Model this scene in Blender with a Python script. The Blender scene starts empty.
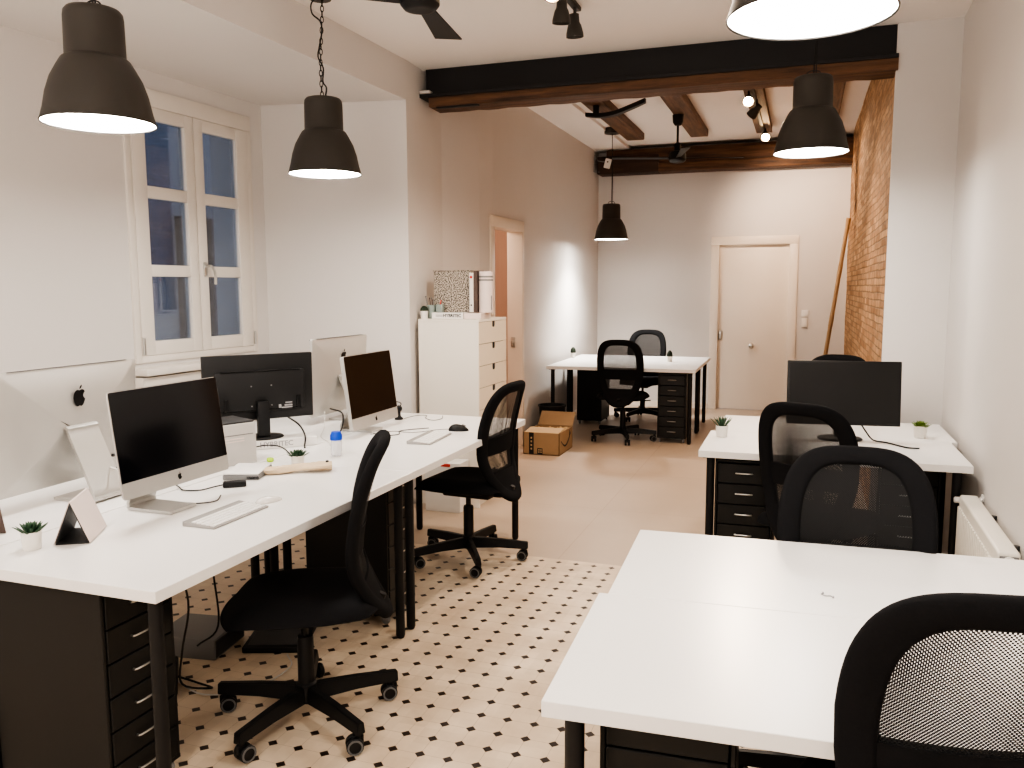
import bpy, bmesh, math, random
from mathutils import Vector, Matrix, Euler
random.seed(7)
PI = math.pi
scene = bpy.context.scene
col = scene.collection

# ------------------------------------------------------------------ materials
def mat(name, color=(0.8, 0.8, 0.8), rough=0.5, metal=0.0, spec=0.5, noise=0.0, nscale=8.0, bump=0.0, bscale=60.0,
        emit=None, estr=0.0, coat=0.0):
    m = bpy.data.materials.new(name); m.use_nodes = True
    nt = m.node_tree; n = nt.nodes; l = nt.links
    b = n['Principled BSDF']
    b.inputs['Base Color'].default_value = (*color, 1)
    b.inputs['Roughness'].default_value = rough
    b.inputs['Metallic'].default_value = metal
    b.inputs['Specular IOR Level'].default_value = spec
    if coat: b.inputs['Coat Weight'].default_value = coat
    if emit:
        b.inputs['Emission Color'].default_value = (*emit, 1); b.inputs['Emission Strength'].default_value = estr
    if noise or bump:
        tc = n.new('ShaderNodeTexCoord')
    if noise:
        t = n.new('ShaderNodeTexNoise'); t.inputs['Scale'].default_value = nscale; t.inputs['Detail'].default_value = 4
        r = n.new('ShaderNodeMapRange'); r.inputs[3].default_value = 1 - noise; r.inputs[4].default_value = 1 + noise
        mx = n.new('ShaderNodeMix'); mx.data_type = 'RGBA'; mx.blend_type = 'MULTIPLY'; mx.inputs[0].default_value = 1
        mx.inputs[6].default_value = (*color, 1)
        l.new(tc.outputs['Object'], t.inputs['Vector']); l.new(t.outputs[0], r.inputs[0])
        l.new(r.outputs[0], mx.inputs[7]); l.new(mx.outputs[2], b.inputs['Base Color'])
    if bump:
        t2 = n.new('ShaderNodeTexNoise'); t2.inputs['Scale'].default_value = bscale; t2.inputs['Detail'].default_value = 3
        bp = n.new('ShaderNodeBump'); bp.inputs['Strength'].default_value = bump; bp.inputs['Distance'].default_value = 0.01
        l.new(tc.outputs['Object'], t2.inputs['Vector']); l.new(t2.outputs[0], bp.inputs['Height']); l.new(bp.outputs[0], b.inputs['Normal'])
    return m

M = {}
M['wall'] = mat('wall_plaster', (0.67, 0.645, 0.625), 0.75, noise=0.02, nscale=1.5, bump=0.12, bscale=9)
M['ceil'] = mat('ceiling_plaster', (0.82, 0.785, 0.755), 0.85, noise=0.02, nscale=1.2, bump=0.1, bscale=7)
M['peach'] = mat('peach_plaster', (0.60, 0.45, 0.38), 0.8, noise=0.03, nscale=2)
M['white_lam'] = mat('white_laminate', (0.80, 0.79, 0.775), 0.28, spec=0.45, noise=0.01, nscale=3)
M['edge_lam'] = M['white_lam']
M['black_metal'] = mat('black_powder_coat', (0.011, 0.011, 0.012), 0.45, spec=0.4, noise=0.1, nscale=5)
M['helmer'] = mat('black_sheet_steel', (0.013, 0.013, 0.013), 0.42, spec=0.4, noise=0.08, nscale=4)
M['black_fabric'] = mat('black_fabric', (0.012, 0.012, 0.0135), 0.9, spec=0.2, noise=0.25, nscale=240, bump=0.15, bscale=500)
M['black_plastic'] = mat('black_plastic', (0.011, 0.011, 0.012), 0.5, spec=0.4, noise=0.05, nscale=20)
M['mon_plastic'] = mat('monitor_black_plastic', (0.018, 0.018, 0.019), 0.45, spec=0.4, noise=0.04, nscale=20)
M['screen'] = mat('dark_glass_screen', (0.004, 0.004, 0.006), 0.12, spec=0.5, noise=0.05, nscale=3)
M['screen_matt'] = mat('dark_matt_screen', (0.012, 0.012, 0.013), 0.35, spec=0.5, noise=0.05, nscale=3)
M['screen_brown'] = mat('brownish_dark_screen', (0.016, 0.010, 0.007), 0.12, spec=0.5, noise=0.3, nscale=6)
M['alu'] = mat('brushed_aluminium', (0.56, 0.55, 0.53), 0.38, metal=0.5, spec=0.5, noise=0.02, nscale=4)
M['alu_d'] = mat('aluminium_stand', (0.52, 0.51, 0.49), 0.35, metal=0.6, noise=0.02, nscale=4)
M['kb'] = mat('keyboard_aluminium', (0.36, 0.35, 0.34), 0.4, metal=0.4, noise=0.02)
M['steel'] = mat('bright_steel', (0.60, 0.59, 0.57), 0.3, metal=1.0, noise=0.03, nscale=30)
M['grey_rim'] = mat('grey_rubber_rim', (0.15, 0.15, 0.15), 0.5, noise=0.05, nscale=30)
M['white_plastic'] = mat('white_plastic', (0.80, 0.79, 0.77), 0.4, noise=0.015, nscale=10)
M['pot'] = mat('white_ceramic', (0.78, 0.75, 0.70), 0.35, noise=0.02, nscale=20)
M['cabinet'] = mat('white_cabinet_foil', (0.80, 0.76, 0.69), 0.45, noise=0.012, nscale=3)
M['cab_front'] = mat('cream_drawer_front', (0.78, 0.70, 0.58), 0.45, noise=0.012, nscale=3)
M['soil'] = mat('dark_soil', (0.02, 0.015, 0.01), 0.95, noise=0.3, nscale=80)
M['leaf'] = mat('dark_green_leaf', (0.035, 0.085, 0.045), 0.5, noise=0.3, nscale=40)
M['leaf_b'] = mat('bright_green_leaf', (0.13, 0.21, 0.03), 0.5, noise=0.3, nscale=40)
M['leaf_k'] = mat('blackish_green_leaf', (0.02, 0.035, 0.02), 0.6, noise=0.3, nscale=40)
M['lampshade'] = mat('dark_grey_lamp_enamel', (0.052, 0.047, 0.042), 0.45, spec=0.4, noise=0.05, nscale=10)
M['lamp_in'] = mat('white_lamp_inside', (0.9, 0.9, 0.9), 0.4, noise=0.01)
M['cable'] = mat('black_cable', (0.012, 0.012, 0.012), 0.5, noise=0.05, nscale=50)
M['cable_w'] = mat('pale_cable', (0.62, 0.60, 0.57), 0.5, noise=0.05, nscale=50)
M['cable_g'] = mat('grey_cable', (0.10, 0.10, 0.10), 0.5, noise=0.05, nscale=50)
M['card'] = mat('brown_cardboard', (0.36, 0.25, 0.15), 0.85, noise=0.08, nscale=12)
M['card_in'] = mat('pale_cardboard_inside', (0.52, 0.38, 0.22), 0.85, noise=0.1, nscale=12)
M['paper_b'] = mat('beige_paper', (0.60, 0.48, 0.34), 0.85, noise=0.12, nscale=25)
M['ink'] = mat('dark_print', (0.02, 0.02, 0.022), 0.6, noise=0.02)
M['ink_g'] = mat('grey_print', (0.35, 0.35, 0.36), 0.6, noise=0.02)
M['logo_b'] = mat('black_logo', (0.008, 0.008, 0.009), 0.25, noise=0.02)
M['blue'] = mat('blue_cap_plastic', (0.005, 0.07, 0.55), 0.4, noise=0.03)
M['red'] = mat('red_tag', (0.62, 0.06, 0.04), 0.5, noise=0.03)
M['green_b'] = mat('lime_plastic', (0.45, 0.68, 0.05), 0.5, noise=0.03)
M['win'] = mat('window_white_paint', (0.72, 0.68, 0.63), 0.45, noise=0.015, nscale=5)
M['door'] = mat('door_white_paint', (0.80, 0.73, 0.65), 0.4, noise=0.012, nscale=2)
M['radiator'] = mat('radiator_enamel', (0.80, 0.77, 0.70), 0.4, noise=0.01, nscale=4)
M['darkgrey'] = mat('dark_grey_plastic', (0.05, 0.05, 0.052), 0.5, noise=0.04, nscale=20)
M['midgrey'] = mat('mid_grey_plastic', (0.22, 0.22, 0.22), 0.5, noise=0.04, nscale=20)
M['tin'] = mat('grey_green_tin', (0.30, 0.36, 0.34), 0.4, metal=0.3, noise=0.05, nscale=20)
M['printer'] = mat('shaded_white_plastic', (0.56, 0.54, 0.52), 0.45, noise=0.015, nscale=10)  # white plastic darkened, the shadow it stands in put into the colour
M['mouse_w'] = mat('white_mouse_shell', (0.68, 0.65, 0.62), 0.25, noise=0.01)
M['bamboo'] = mat('bamboo_cane', (0.42, 0.28, 0.16), 0.55, noise=0.2, nscale=14)
M['pink'] = mat('pinkish_white_card', (0.74, 0.64, 0.60), 0.6, noise=0.03)
M['brown'] = mat('brown_sign_card', (0.10, 0.07, 0.06), 0.6, noise=0.2, nscale=30)
M['steel_beam'] = mat('black_painted_steel', (0.012, 0.012, 0.014), 0.55, noise=0.2, nscale=3, bump=0.1, bscale=20)
M['glow_white'] = mat('lamp_glow_disc', (1, 1, 1), 0.5, emit=(1.0, 0.945, 0.87), estr=22.0, noise=0.001)  # for the glowing disc added inside each pendant shade
M['glow_warm'] = mat('spot_bulb_glow', (1, 1, 1), 0.5, emit=(1.0, 0.66, 0.36), estr=60.0, noise=0.001)
M['outside'] = mat('outside_render', (0.42, 0.43, 0.46), 0.9, noise=0.08, nscale=0.8)
M['shutter'] = mat('brown_shutter', (0.10, 0.04, 0.02), 0.8, noise=0.15, nscale=6)

def glass_mat(name, tint=(0.92, 0.95, 1.0), opac=0.12):
    m = bpy.data.materials.new(name); m.use_nodes = True
    nt = m.node_tree; n = nt.nodes; l = nt.links
    out = n['Material Output']; n.remove(n['Principled BSDF'])
    t = n.new('ShaderNodeBsdfTransparent'); t.inputs[0].default_value = (*tint, 1)
    g = n.new('ShaderNodeBsdfGlossy'); g.inputs['Roughness'].default_value = 0.02
    f = n.new('ShaderNodeFresnel'); f.inputs[0].default_value = 1.45
    a = n.new('ShaderNodeMath'); a.operation = 'MULTIPLY'; a.inputs[1].default_value = opac * 8
    mx = n.new('ShaderNodeMixShader')
    l.new(f.outputs[0], a.inputs[0]); l.new(a.outputs[0], mx.inputs[0]); l.new(t.outputs[0], mx.inputs[1]); l.new(g.outputs[0], mx.inputs[2]); l.new(mx.outputs[0], out.inputs[0])
    return m
M['pane'] = glass_mat('window_glass', (0.80, 0.85, 0.92), 0.1)
M['clear'] = mat('clear_plastic', (0.85, 0.86, 0.88), 0.15, noise=0.01)
M['clear'].node_tree.nodes['Principled BSDF'].inputs['Alpha'].default_value = 0.35

def mesh_weave(name):
    m = bpy.data.materials.new(name); m.use_nodes = True
    nt = m.node_tree; n = nt.nodes; l = nt.links
    out = n['Material Output']; b = n['Principled BSDF']
    b.inputs['Base Color'].default_value = (0.012, 0.012, 0.013, 1); b.inputs['Roughness'].default_value = 0.7
    uv = n.new('ShaderNodeUVMap'); uv.uv_map = 'UVMap'
    sp = n.new('ShaderNodeSeparateXYZ'); l.new(uv.outputs[0], sp.inputs[0])
    def sn(sock, k):
        a = n.new('ShaderNodeMath'); a.operation = 'MULTIPLY'; a.inputs[1].default_value = k
        s = n.new('ShaderNodeMath'); s.operation = 'SINE'
        l.new(sock, a.inputs[0]); l.new(a.outputs[0], s.inputs[0]); return s
    k = 2 * PI / 0.0072
    s1 = sn(sp.outputs[0], k); s2 = sn(sp.outputs[1], k)
    p = n.new('ShaderNodeMath'); p.operation = 'MULTIPLY'; l.new(s1.outputs[0], p.inputs[0]); l.new(s2.outputs[0], p.inputs[1])
    c = n.new('ShaderNodeMath'); c.operation = 'GREATER_THAN'; c.inputs[1].default_value = 0.02; l.new(p.outputs[0], c.inputs[0])
    c.inputs[1].default_value = 0.0
    t = n.new('ShaderNodeBsdfTransparent'); mx = n.new('ShaderNodeMixShader')
    l.new(c.outputs[0], mx.inputs[0]); l.new(b.outputs[0], mx.inputs[1]); l.new(t.outputs[0], mx.inputs[2]); l.new(mx.outputs[0], out.inputs[0])
    return m
M['weave'] = mesh_weave('chair_mesh_weave')

def tile_mat():
    m = bpy.data.materials.new('octagon_dot_tiles'); m.use_nodes = True
    nt = m.node_tree; n = nt.nodes; l = nt.links; b = n['Principled BSDF']
    g = n.new('ShaderNodeNewGeometry'); sp = n.new('ShaderNodeSeparateXYZ'); l.new(g.outputs['Position'], sp.inputs[0])
    def mth(op, a, bb=None, c=None):
        q = n.new('ShaderNodeMath'); q.operation = op
        for i, v in enumerate((a, bb, c)):
            if v is None: continue
            if isinstance(v, (int, float)): q.inputs[i].default_value = v
            else: l.new(v, q.inputs[i])
        return q.outputs[0]
    P = 0.1006; X0, Y0 = -0.94912, 4.3683
    def cell(s, o):   # signed distance to nearest grid line
        a = mth('ADD', s, -o + 50 * P + P / 2); r = mth('MODULO', a, P); return mth('ABSOLUTE', mth('SUBTRACT', r, P / 2))
    dx = cell(sp.outputs[0], X0); dy = cell(sp.outputs[1], Y0)
    dd = mth('ADD', dx, dy)
    dot = mth('LESS_THAN', dd, 0.0185)
    grout_d = mth('MULTIPLY', mth('LESS_THAN', dd, 0.0202), 1.0)
    line = mth('LESS_THAN', mth('MINIMUM', dx, dy), 0.0007)
    gr = mth('MAXIMUM', grout_d, line)
    nz = n.new('ShaderNodeTexNoise'); nz.inputs['Scale'].default_value = 5; nz.inputs['Detail'].default_value = 5
    l.new(g.outputs['Position'], nz.inputs['Vector'])
    cr = n.new('ShaderNodeValToRGB')
    cr.color_ramp.elements[0].color = (0.60, 0.48, 0.36, 1); cr.color_ramp.elements[1].color = (0.74, 0.62, 0.48, 1)
    cr.color_ramp.elements[0].position = 0.3; cr.color_ramp.elements[1].position = 0.7
    l.new(nz.outputs[0], cr.inputs[0])
    # per-tile tone
    fl = n.new('ShaderNodeVectorMath'); fl.operation = 'SNAP'; l.new(g.outputs['Position'], fl.inputs[0]); fl.inputs[1].default_value = (P, P, 10)
    wn = n.new('ShaderNodeTexWhiteNoise'); l.new(fl.outputs[0], wn.inputs['Vector'])
    mr = n.new('ShaderNodeMapRange'); mr.inputs[3].default_value = 0.95; mr.inputs[4].default_value = 1.04; l.new(wn.outputs['Value'], mr.inputs[0])
    mm = n.new('ShaderNodeMix'); mm.data_type = 'RGBA'; mm.blend_type = 'MULTIPLY'; mm.inputs[0].default_value = 1
    l.new(cr.outputs[0], mm.inputs[6]); l.new(mr.outputs[0], mm.inputs[7])
    m1 = n.new('ShaderNodeMix'); m1.data_type = 'RGBA'; l.new(gr, m1.inputs[0]); l.new(mm.outputs[2], m1.inputs[6]); m1.inputs[7].default_value = (0.45, 0.35, 0.26, 1)
    m2 = n.new('ShaderNodeMix'); m2.data_type = 'RGBA'; l.new(dot, m2.inputs[0]); l.new(m1.outputs[2], m2.inputs[6]); m2.inputs[7].default_value = (0.028, 0.018, 0.014, 1)
    l.new(m2.outputs[2], b.inputs['Base Color'])
    b.inputs['Roughness'].default_value = 0.42
    return m
M['tile'] = tile_mat()

def slab_mat():
    m = bpy.data.materials.new('beige_floor_slabs'); m.use_nodes = True
    nt = m.node_tree; n = nt.nodes; l = nt.links; b = n['Principled BSDF']
    g = n.new('ShaderNodeNewGeometry')
    mp = n.new('ShaderNodeMapping'); mp.inputs['Location'].default_value = (0.12, 0.2, 0); l.new(g.outputs['Position'], mp.inputs['Vector'])
    br = n.new('ShaderNodeTexBrick'); br.offset = 0.0; br.inputs['Scale'].default_value = 1.0
    br.inputs['Brick Width'].default_value = 1.15; br.inputs['Row Height'].default_value = 1.15; br.inputs['Mortar Size'].default_value = 0.0025
    br.inputs['Color1'].default_value = (0.52, 0.42, 0.33, 1); br.inputs['Color2'].default_value = (0.49, 0.395, 0.31, 1); br.inputs['Mortar'].default_value = (0.42, 0.32, 0.24, 1)
    l.new(mp.outputs[0], br.inputs['Vector'])
    nz = n.new('ShaderNodeTexNoise'); nz.inputs['Scale'].default_value = 1.3; nz.inputs['Detail'].default_value = 5; l.new(g.outputs['Position'], nz.inputs['Vector'])
    mr = n.new('ShaderNodeMapRange'); mr.inputs[3].default_value = 0.85; mr.inputs[4].default_value = 1.14; l.new(nz.outputs[0], mr.inputs[0])
    mm = n.new('ShaderNodeMix'); mm.data_type = 'RGBA'; mm.blend_type = 'MULTIPLY'; mm.inputs[0].default_value = 1
    l.new(br.outputs[0], mm.inputs[6]); l.new(mr.outputs[0], mm.inputs[7]); l.new(mm.outputs[2], b.inputs['Base Color'])
    b.inputs['Roughness'].default_value = 0.4
    return m
M['slab'] = slab_mat()

def brick_mat():
    m = bpy.data.materials.new('old_exposed_brick'); m.use_nodes = True
    nt = m.node_tree; n = nt.nodes; l = nt.links; b = n['Principled BSDF']
    g = n.new('ShaderNodeNewGeometry'); sp = n.new('ShaderNodeSeparateXYZ'); l.new(g.outputs['Position'], sp.inputs[0])
    cb = n.new('ShaderNodeCombineXYZ'); l.new(sp.outputs[1], cb.inputs[0]); l.new(sp.outputs[2], cb.inputs[1])
    nd = n.new('ShaderNodeTexNoise'); nd.inputs['Scale'].default_value = 7; l.new(g.outputs['Position'], nd.inputs['Vector'])
    sc_ = n.new('ShaderNodeVectorMath'); sc_.operation = 'MULTIPLY_ADD'; sc_.inputs[1].default_value = (0.06, 0.020, 0); l.new(nd.outputs['Color'], sc_.inputs[0]); l.new(cb.outputs[0], sc_.inputs[2])
    br = n.new('ShaderNodeTexBrick'); br.inputs['Scale'].default_value = 1
    br.inputs['Brick Width'].default_value = 0.27; br.inputs['Row Height'].default_value = 0.05; br.inputs['Mortar Size'].default_value = 0.006; br.inputs['Mortar Smooth'].default_value = 0.4
    br.inputs['Color1'].default_value = (0.34, 0.18, 0.085, 1); br.inputs['Color2'].default_value = (0.58, 0.36, 0.20, 1); br.inputs['Mortar'].default_value = (0.30, 0.19, 0.11, 1)
    l.new(sc_.outputs[0], br.inputs['Vector'])
    nz = n.new('ShaderNodeTexNoise'); nz.inputs['Scale'].default_value = 9; nz.inputs['Detail'].default_value = 6; l.new(g.outputs['Position'], nz.inputs['Vector'])
    mr = n.new('ShaderNodeMapRange'); mr.inputs[3].default_value = 0.4; mr.inputs[4].default_value = 1.5; l.new(nz.outputs[0], mr.inputs[0])
    mm = n.new('ShaderNodeMix'); mm.data_type = 'RGBA'; mm.blend_type = 'MULTIPLY'; mm.inputs[0].default_value = 1
    l.new(br.outputs[0], mm.inputs[6]); l.new(mr.outputs[0], mm.inputs[7])
    n3 = n.new('ShaderNodeTexNoise'); n3.inputs['Scale'].default_value = 16; n3.inputs['Detail'].default_value = 5; n3.inputs['Roughness'].default_value = 0.7; l.new(g.outputs['Position'], n3.inputs['Vector'])
    c3 = n.new('ShaderNodeMapRange'); c3.inputs[1].default_value = 0.52; c3.inputs[2].default_value = 0.68; c3.inputs[4].default_value = 0.5; l.new(n3.outputs[0], c3.inputs[0])
    m3 = n.new('ShaderNodeMix'); m3.data_type = 'RGBA'; l.new(c3.outputs[0], m3.inputs[0]); l.new(mm.outputs[2], m3.inputs[6]); m3.inputs[7].default_value = (0.55, 0.41, 0.28, 1); l.new(m3.outputs[2], b.inputs['Base Color'])
    ad = n.new('ShaderNodeMath'); ad.operation = 'MULTIPLY_ADD'; ad.inputs[1].default_value = 0.5; l.new(nz.outputs[0], ad.inputs[0])
    iv = n.new('ShaderNodeMath'); iv.operation = 'SUBTRACT'; iv.inputs[0].default_value = 1; l.new(br.outputs['Fac'], iv.inputs[1]); l.new(iv.outputs[0], ad.inputs[2])
    bp = n.new('ShaderNodeBump'); bp.inputs['Strength'].default_value = 0.8; bp.inputs['Distance'].default_value = 0.014
    l.new(ad.outputs[0], bp.inputs['Height']); l.new(bp.outputs[0], b.inputs['Normal'])
    b.inputs['Roughness'].default_value = 0.85
    return m
M['brick'] = brick_mat()

def wood_mat(name, c1, c2, axis):
    m = bpy.data.materials.new(name); m.use_nodes = True
    nt = m.node_tree; n = nt.nodes; l = nt.links; b = n['Principled BSDF']
    g = n.new('ShaderNodeNewGeometry'); mp = n.new('ShaderNodeMapping'); l.new(g.outputs['Position'], mp.inputs['Vector'])
    s = [14, 14, 14]; s[axis] = 1.1; mp.inputs['Scale'].default_value = s
    nz = n.new('ShaderNodeTexNoise'); nz.inputs['Scale'].default_value = 1.6; nz.inputs['Detail'].default_value = 7; nz.inputs['Roughness'].default_value = 0.65; l.new(mp.outputs[0], nz.inputs['Vector'])
    cr = n.new('ShaderNodeValToRGB'); e = cr.color_ramp.elements
    e[0].position = 0.32; e[0].color = (*c1, 1); e[1].position = 0.68; e[1].color = (*c2, 1)
    l.new(nz.outputs[0], cr.inputs[0]); l.new(cr.outputs[0], b.inputs['Base Color'])
    bp = n.new('ShaderNodeBump'); bp.inputs['Strength'].default_value = 0.5; bp.inputs['Distance'].default_value = 0.02
    l.new(nz.outputs[0], bp.inputs['Height']); l.new(bp.outputs[0], b.inputs['Normal'])
    b.inputs['Roughness'].default_value = 0.6
    return m
M['wood_x'] = wood_mat('old_beam_wood', (0.030, 0.013, 0.007), (0.17, 0.080, 0.036), 0)
M['wood_y'] = wood_mat('old_joist_wood', (0.08, 0.042, 0.022), (0.22, 0.12, 0.065), 1)
M['wood_d'] = wood_mat('dark_stained_wood', (0.018, 0.008, 0.005), (0.06, 0.028, 0.015), 0)

def speckle_mat():
    m = bpy.data.materials.new('speckled_paper'); m.use_nodes = True
    nt = m.node_tree; n = nt.nodes; l = nt.links; b = n['Principled BSDF']
    tc = n.new('ShaderNodeTexCoord'); v = n.new('ShaderNodeTexNoise'); v.inputs['Scale'].default_value = 140; v.inputs['Detail'].default_value = 2
    cr = n.new('ShaderNodeValToRGB'); e = cr.color_ramp.elements
    e[0].position = 0.45; e[0].color = (0.02, 0.018, 0.016, 1); e[1].position = 0.53; e[1].color = (0.55, 0.49, 0.42, 1)
    l.new(tc.outputs['Object'], v.inputs['Vector']); l.new(v.outputs[0], cr.inputs[0]); l.new(cr.outputs[0], b.inputs['Base Color']); b.inputs['Roughness'].default_value = 0.6
    return m
M['speckle'] = speckle_mat()

# ------------------------------------------------------------------ mesh helpers
def V(*a): return Vector(a)
def BM(): return bmesh.new()
def box(bm, x0, x1, y0, y1, z0, z1, bev=0.0, seg=2, mtx=None):
    vs = [bm.verts.new((x, y, z)) for x in (x0, x1) for y in (y0, y1) for z in (z0, z1)]
    i = [(0, 1, 3, 2), (4, 6, 7, 5), (0, 4, 5, 1), (2, 3, 7, 6), (0, 2, 6, 4), (1, 5, 7, 3)]
    fs = [bm.faces.new([vs[k] for k in q]) for q in i]
    if bev:
        es = list({e for f in fs for e in f.edges})
        r = bmesh.ops.bevel(bm, geom=es, offset=bev, segments=seg, profile=0.5, affect='EDGES')
        allv = list({v for f in r['faces'] for v in f.verts} | {v for v in vs if v.is_valid})
    else: allv = vs
    if mtx: bmesh.ops.transform(bm, matrix=mtx, verts=[v for v in allv if v.is_valid])
    return allv
def lathe(bm, prof, n=28, c=(0, 0, 0), cap0=False, cap1=False, mtx=None):
    rows = []; new = []
    for r, z in prof:
        row = [bm.verts.new((c[0] + r * math.cos(2 * PI * k / n), c[1] + r * math.sin(2 * PI * k / n), c[2] + z)) for k in range(n)]
        rows.append(row); new += row
    for a, b in zip(rows, rows[1:]):
        for k in range(n):
            bm.faces.new((a[k], a[(k + 1) % n], b[(k + 1) % n], b[k]))
    if cap0: bm.faces.new(list(reversed(rows[0])))
    if cap1: bm.faces.new(rows[-1])
    if mtx: bmesh.ops.transform(bm, matrix=mtx, verts=new)
    return new
def cyl(bm, c, r, h, n=20, bev=0.0, mtx=None):
    if bev: pr = [(r - bev, 0), (r, bev), (r, h - bev), (r - bev, h)]
    else: pr = [(r, 0), (r, h)]
    return lathe(bm, pr, n, c, True, True, mtx)
def smooth_path(pts, sub=6):
    pts = [Vector(p) for p in pts]
    if len(pts) < 3: return pts
    out = []
    P = [pts[0] * 2 - pts[1]] + pts + [pts[-1] * 2 - pts[-2]]
    for i in range(1, len(P) - 2):
        p0, p1, p2, p3 = P[i - 1:i + 3]
        for k in range(sub):
            t = k / sub
            out.append(0.5 * ((2 * p1) + (p2 - p0) * t + (2 * p0 - 5 * p1 + 4 * p2 - p3) * t * t + (3 * p1 - p0 - 3 * p2 + p3) * t ** 3))
    out.append(pts[-1]); return out
def tube(bm, pts, r, n=8, sub=6, closed=False, ell=None):
    pts = smooth_path(pts, sub) if sub else [Vector(p) for p in pts]
    rings = []; up = None; N = len(pts)
    for i, p in enumerate(pts):
        if closed: d = pts[(i + 1) % N] - pts[i - 1]
        else: d = pts[min(i + 1, N - 1)] - pts[max(i - 1, 0)]
        if d.length < 1e-9: d = Vector((0, 0, 1))
        d.normalize()
        if up is None:
            up = Vector((0, 0, 1)) if abs(d.z) < 0.9 else Vector((1, 0, 0))
        a = d.cross(up)
        if a.length < 1e-6: a = d.cross(Vector((0.3, 1, 0.2)))
        a.normalize(); b = a.cross(d).normalized(); up = b
        rr = r(i / (N - 1)) if callable(r) else r
        rings.append([bm.verts.new(p + a * math.cos(2 * PI * k / n) * rr + b * math.sin(2 * PI * k / n) * rr) for k in range(n)])
    for i in range(N if closed else N - 1):
        A, B = rings[i], rings[(i + 1) % N]
        for k in range(n): bm.faces.new((A[k], A[(k + 1) % n], B[(k + 1) % n], B[k]))
    if not closed:
        bm.faces.new(list(reversed(rings[0]))); bm.faces.new(rings[-1])
def prism(bm, pts, z0, z1, bev=0.0):
    a = [bm.verts.new((p[0], p[1], z0)) for p in pts]; b = [bm.verts.new((p[0], p[1], z1)) for p in pts]
    n = len(pts); fs = [bm.faces.new(list(reversed(a))), bm.faces.new(b)]
    for i in range(n): fs.append(bm.faces.new((a[i], a[(i + 1) % n], b[(i + 1) % n], b[i])))
    if bev: bmesh.ops.bevel(bm, geom=list({e for f in fs for e in f.edges}), offset=bev, segments=2, profile=0.5, affect='EDGES')
    return a + b
def obj(name, bm, m, parent=None, smooth=40, loc=None):
    bmesh.ops.recalc_face_normals(bm, faces=bm.faces)
    me = bpy.data.meshes.new(name); bm.to_mesh(me); bm.free()
    o = bpy.data.objects.new(name, me); col.objects.link(o)
    for mm in (m if isinstance(m, (list, tuple)) else [m]): me.materials.append(mm)
    if parent: o.parent = parent
    if loc: o.location = loc
    if smooth:
        for p in me.polygons: p.use_smooth = True
        try: me.set_sharp_from_angle(angle=math.radians(smooth))
        except Exception: pass
    return o
def tag(o, label, cat, group=None):
    o['label'] = label; o['category'] = cat
    if group: o['group'] = group
    return o
def thing(name, label, cat, loc=(0, 0, 0), rz=0, group=None):
    o = bpy.data.objects.new(name, None); col.objects.link(o); o.empty_display_size = 0.1
    o.location = loc; o.rotation_euler = (0, 0, rz); return tag(o, label, cat, group)
def struct(name, bm, m, parent=None, smooth=0):
    o = obj(name, bm, m, parent, smooth)
    if not parent: o['kind'] = 'structure'
    return o
def dup(root, label=None, loc=None, rz=None, group=None):
    r = root.copy(); col.objects.link(r)
    if loc is not None: r.location = loc
    if rz is not None: r.rotation_euler = (0, 0, rz)
    if label: r['label'] = label
    if group: r['group'] = group
    for ch in list(root.children):
        c = ch.copy(); col.objects.link(c); c.parent = r
        for g in list(ch.children):
            d = g.copy(); col.objects.link(d); d.parent = c
    return r
def text_bm(s, size, depth=0.0006, extra_bold=0.0, spacing=1.0):
    cu = bpy.data.curves.new('lettering', 'FONT'); cu.body = s; cu.size = size; cu.extrude = depth; cu.align_x = 'CENTER'; cu.align_y = 'CENTER'
    cu.offset = extra_bold; cu.space_character = spacing
    o = bpy.data.objects.new('lettering', cu); col.objects.link(o)
    dg = bpy.context.evaluated_depsgraph_get(); dg.update()
    me = bpy.data.meshes.new_from_object(o.evaluated_get(dg))
    b = bmesh.new(); b.from_mesh(me); bpy.data.objects.remove(o); bpy.data.meshes.remove(me); bpy.data.curves.remove(cu)
    return b
def frame_mtx(origin, xdir, ydir):
    x = Vector(xdir).normalized(); y = Vector(ydir).normalized(); z = x.cross(y)
    m = Matrix((x, y, z)).transposed().to_4x4(); m.translation = Vector(origin); return m
def lettering(s, size, origin, xdir, ydir, m, parent, bold=0.0, name='lettering', spacing=1.0):
    b = text_bm(s, size, extra_bold=bold, spacing=spacing); bmesh.ops.transform(b, matrix=frame_mtx(origin, xdir, ydir), verts=b.verts)
    return obj(name, b, m, parent, 0)
def poly_mark(b, pts, s, mtx, depth=0.0008):
    vs = prism(b, [(p[0] * s, p[1] * s) for p in pts], 0, depth); bmesh.ops.transform(b, matrix=mtx, verts=vs)
APPLE = [(0, .62), (.12, .69), (.3, .72), (.48, .66), (.6, .5), (.47, .36), (.41, .18), (.46, 0), (.64, -.16), (.55, -.42), (.4, -.67), (.22, -.79), (0, -.71), (-.2, -.79), (-.4, -.68), (-.58, -.35), (-.66, 0), (-.62, .35), (-.46, .6), (-.26, .7), (-.1, .68)]
LEAFM = [(0.02, .76), (.04, .95), (.14, 1.08), (.26, 1.13), (.25, .95), (.15, .82)]
def apple_mark(parent, s, mtx, m):
    b = BM(); poly_mark(b, APPLE, s, mtx); poly_mark(b, LEAFM, s, mtx); return obj('fruit_logo', b, m, parent, 0)
def R2(o, r, u, v): c, s = math.cos(r), math.sin(r); return (o[0] + u * c - v * s, o[1] + u * s + v * c)

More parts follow.
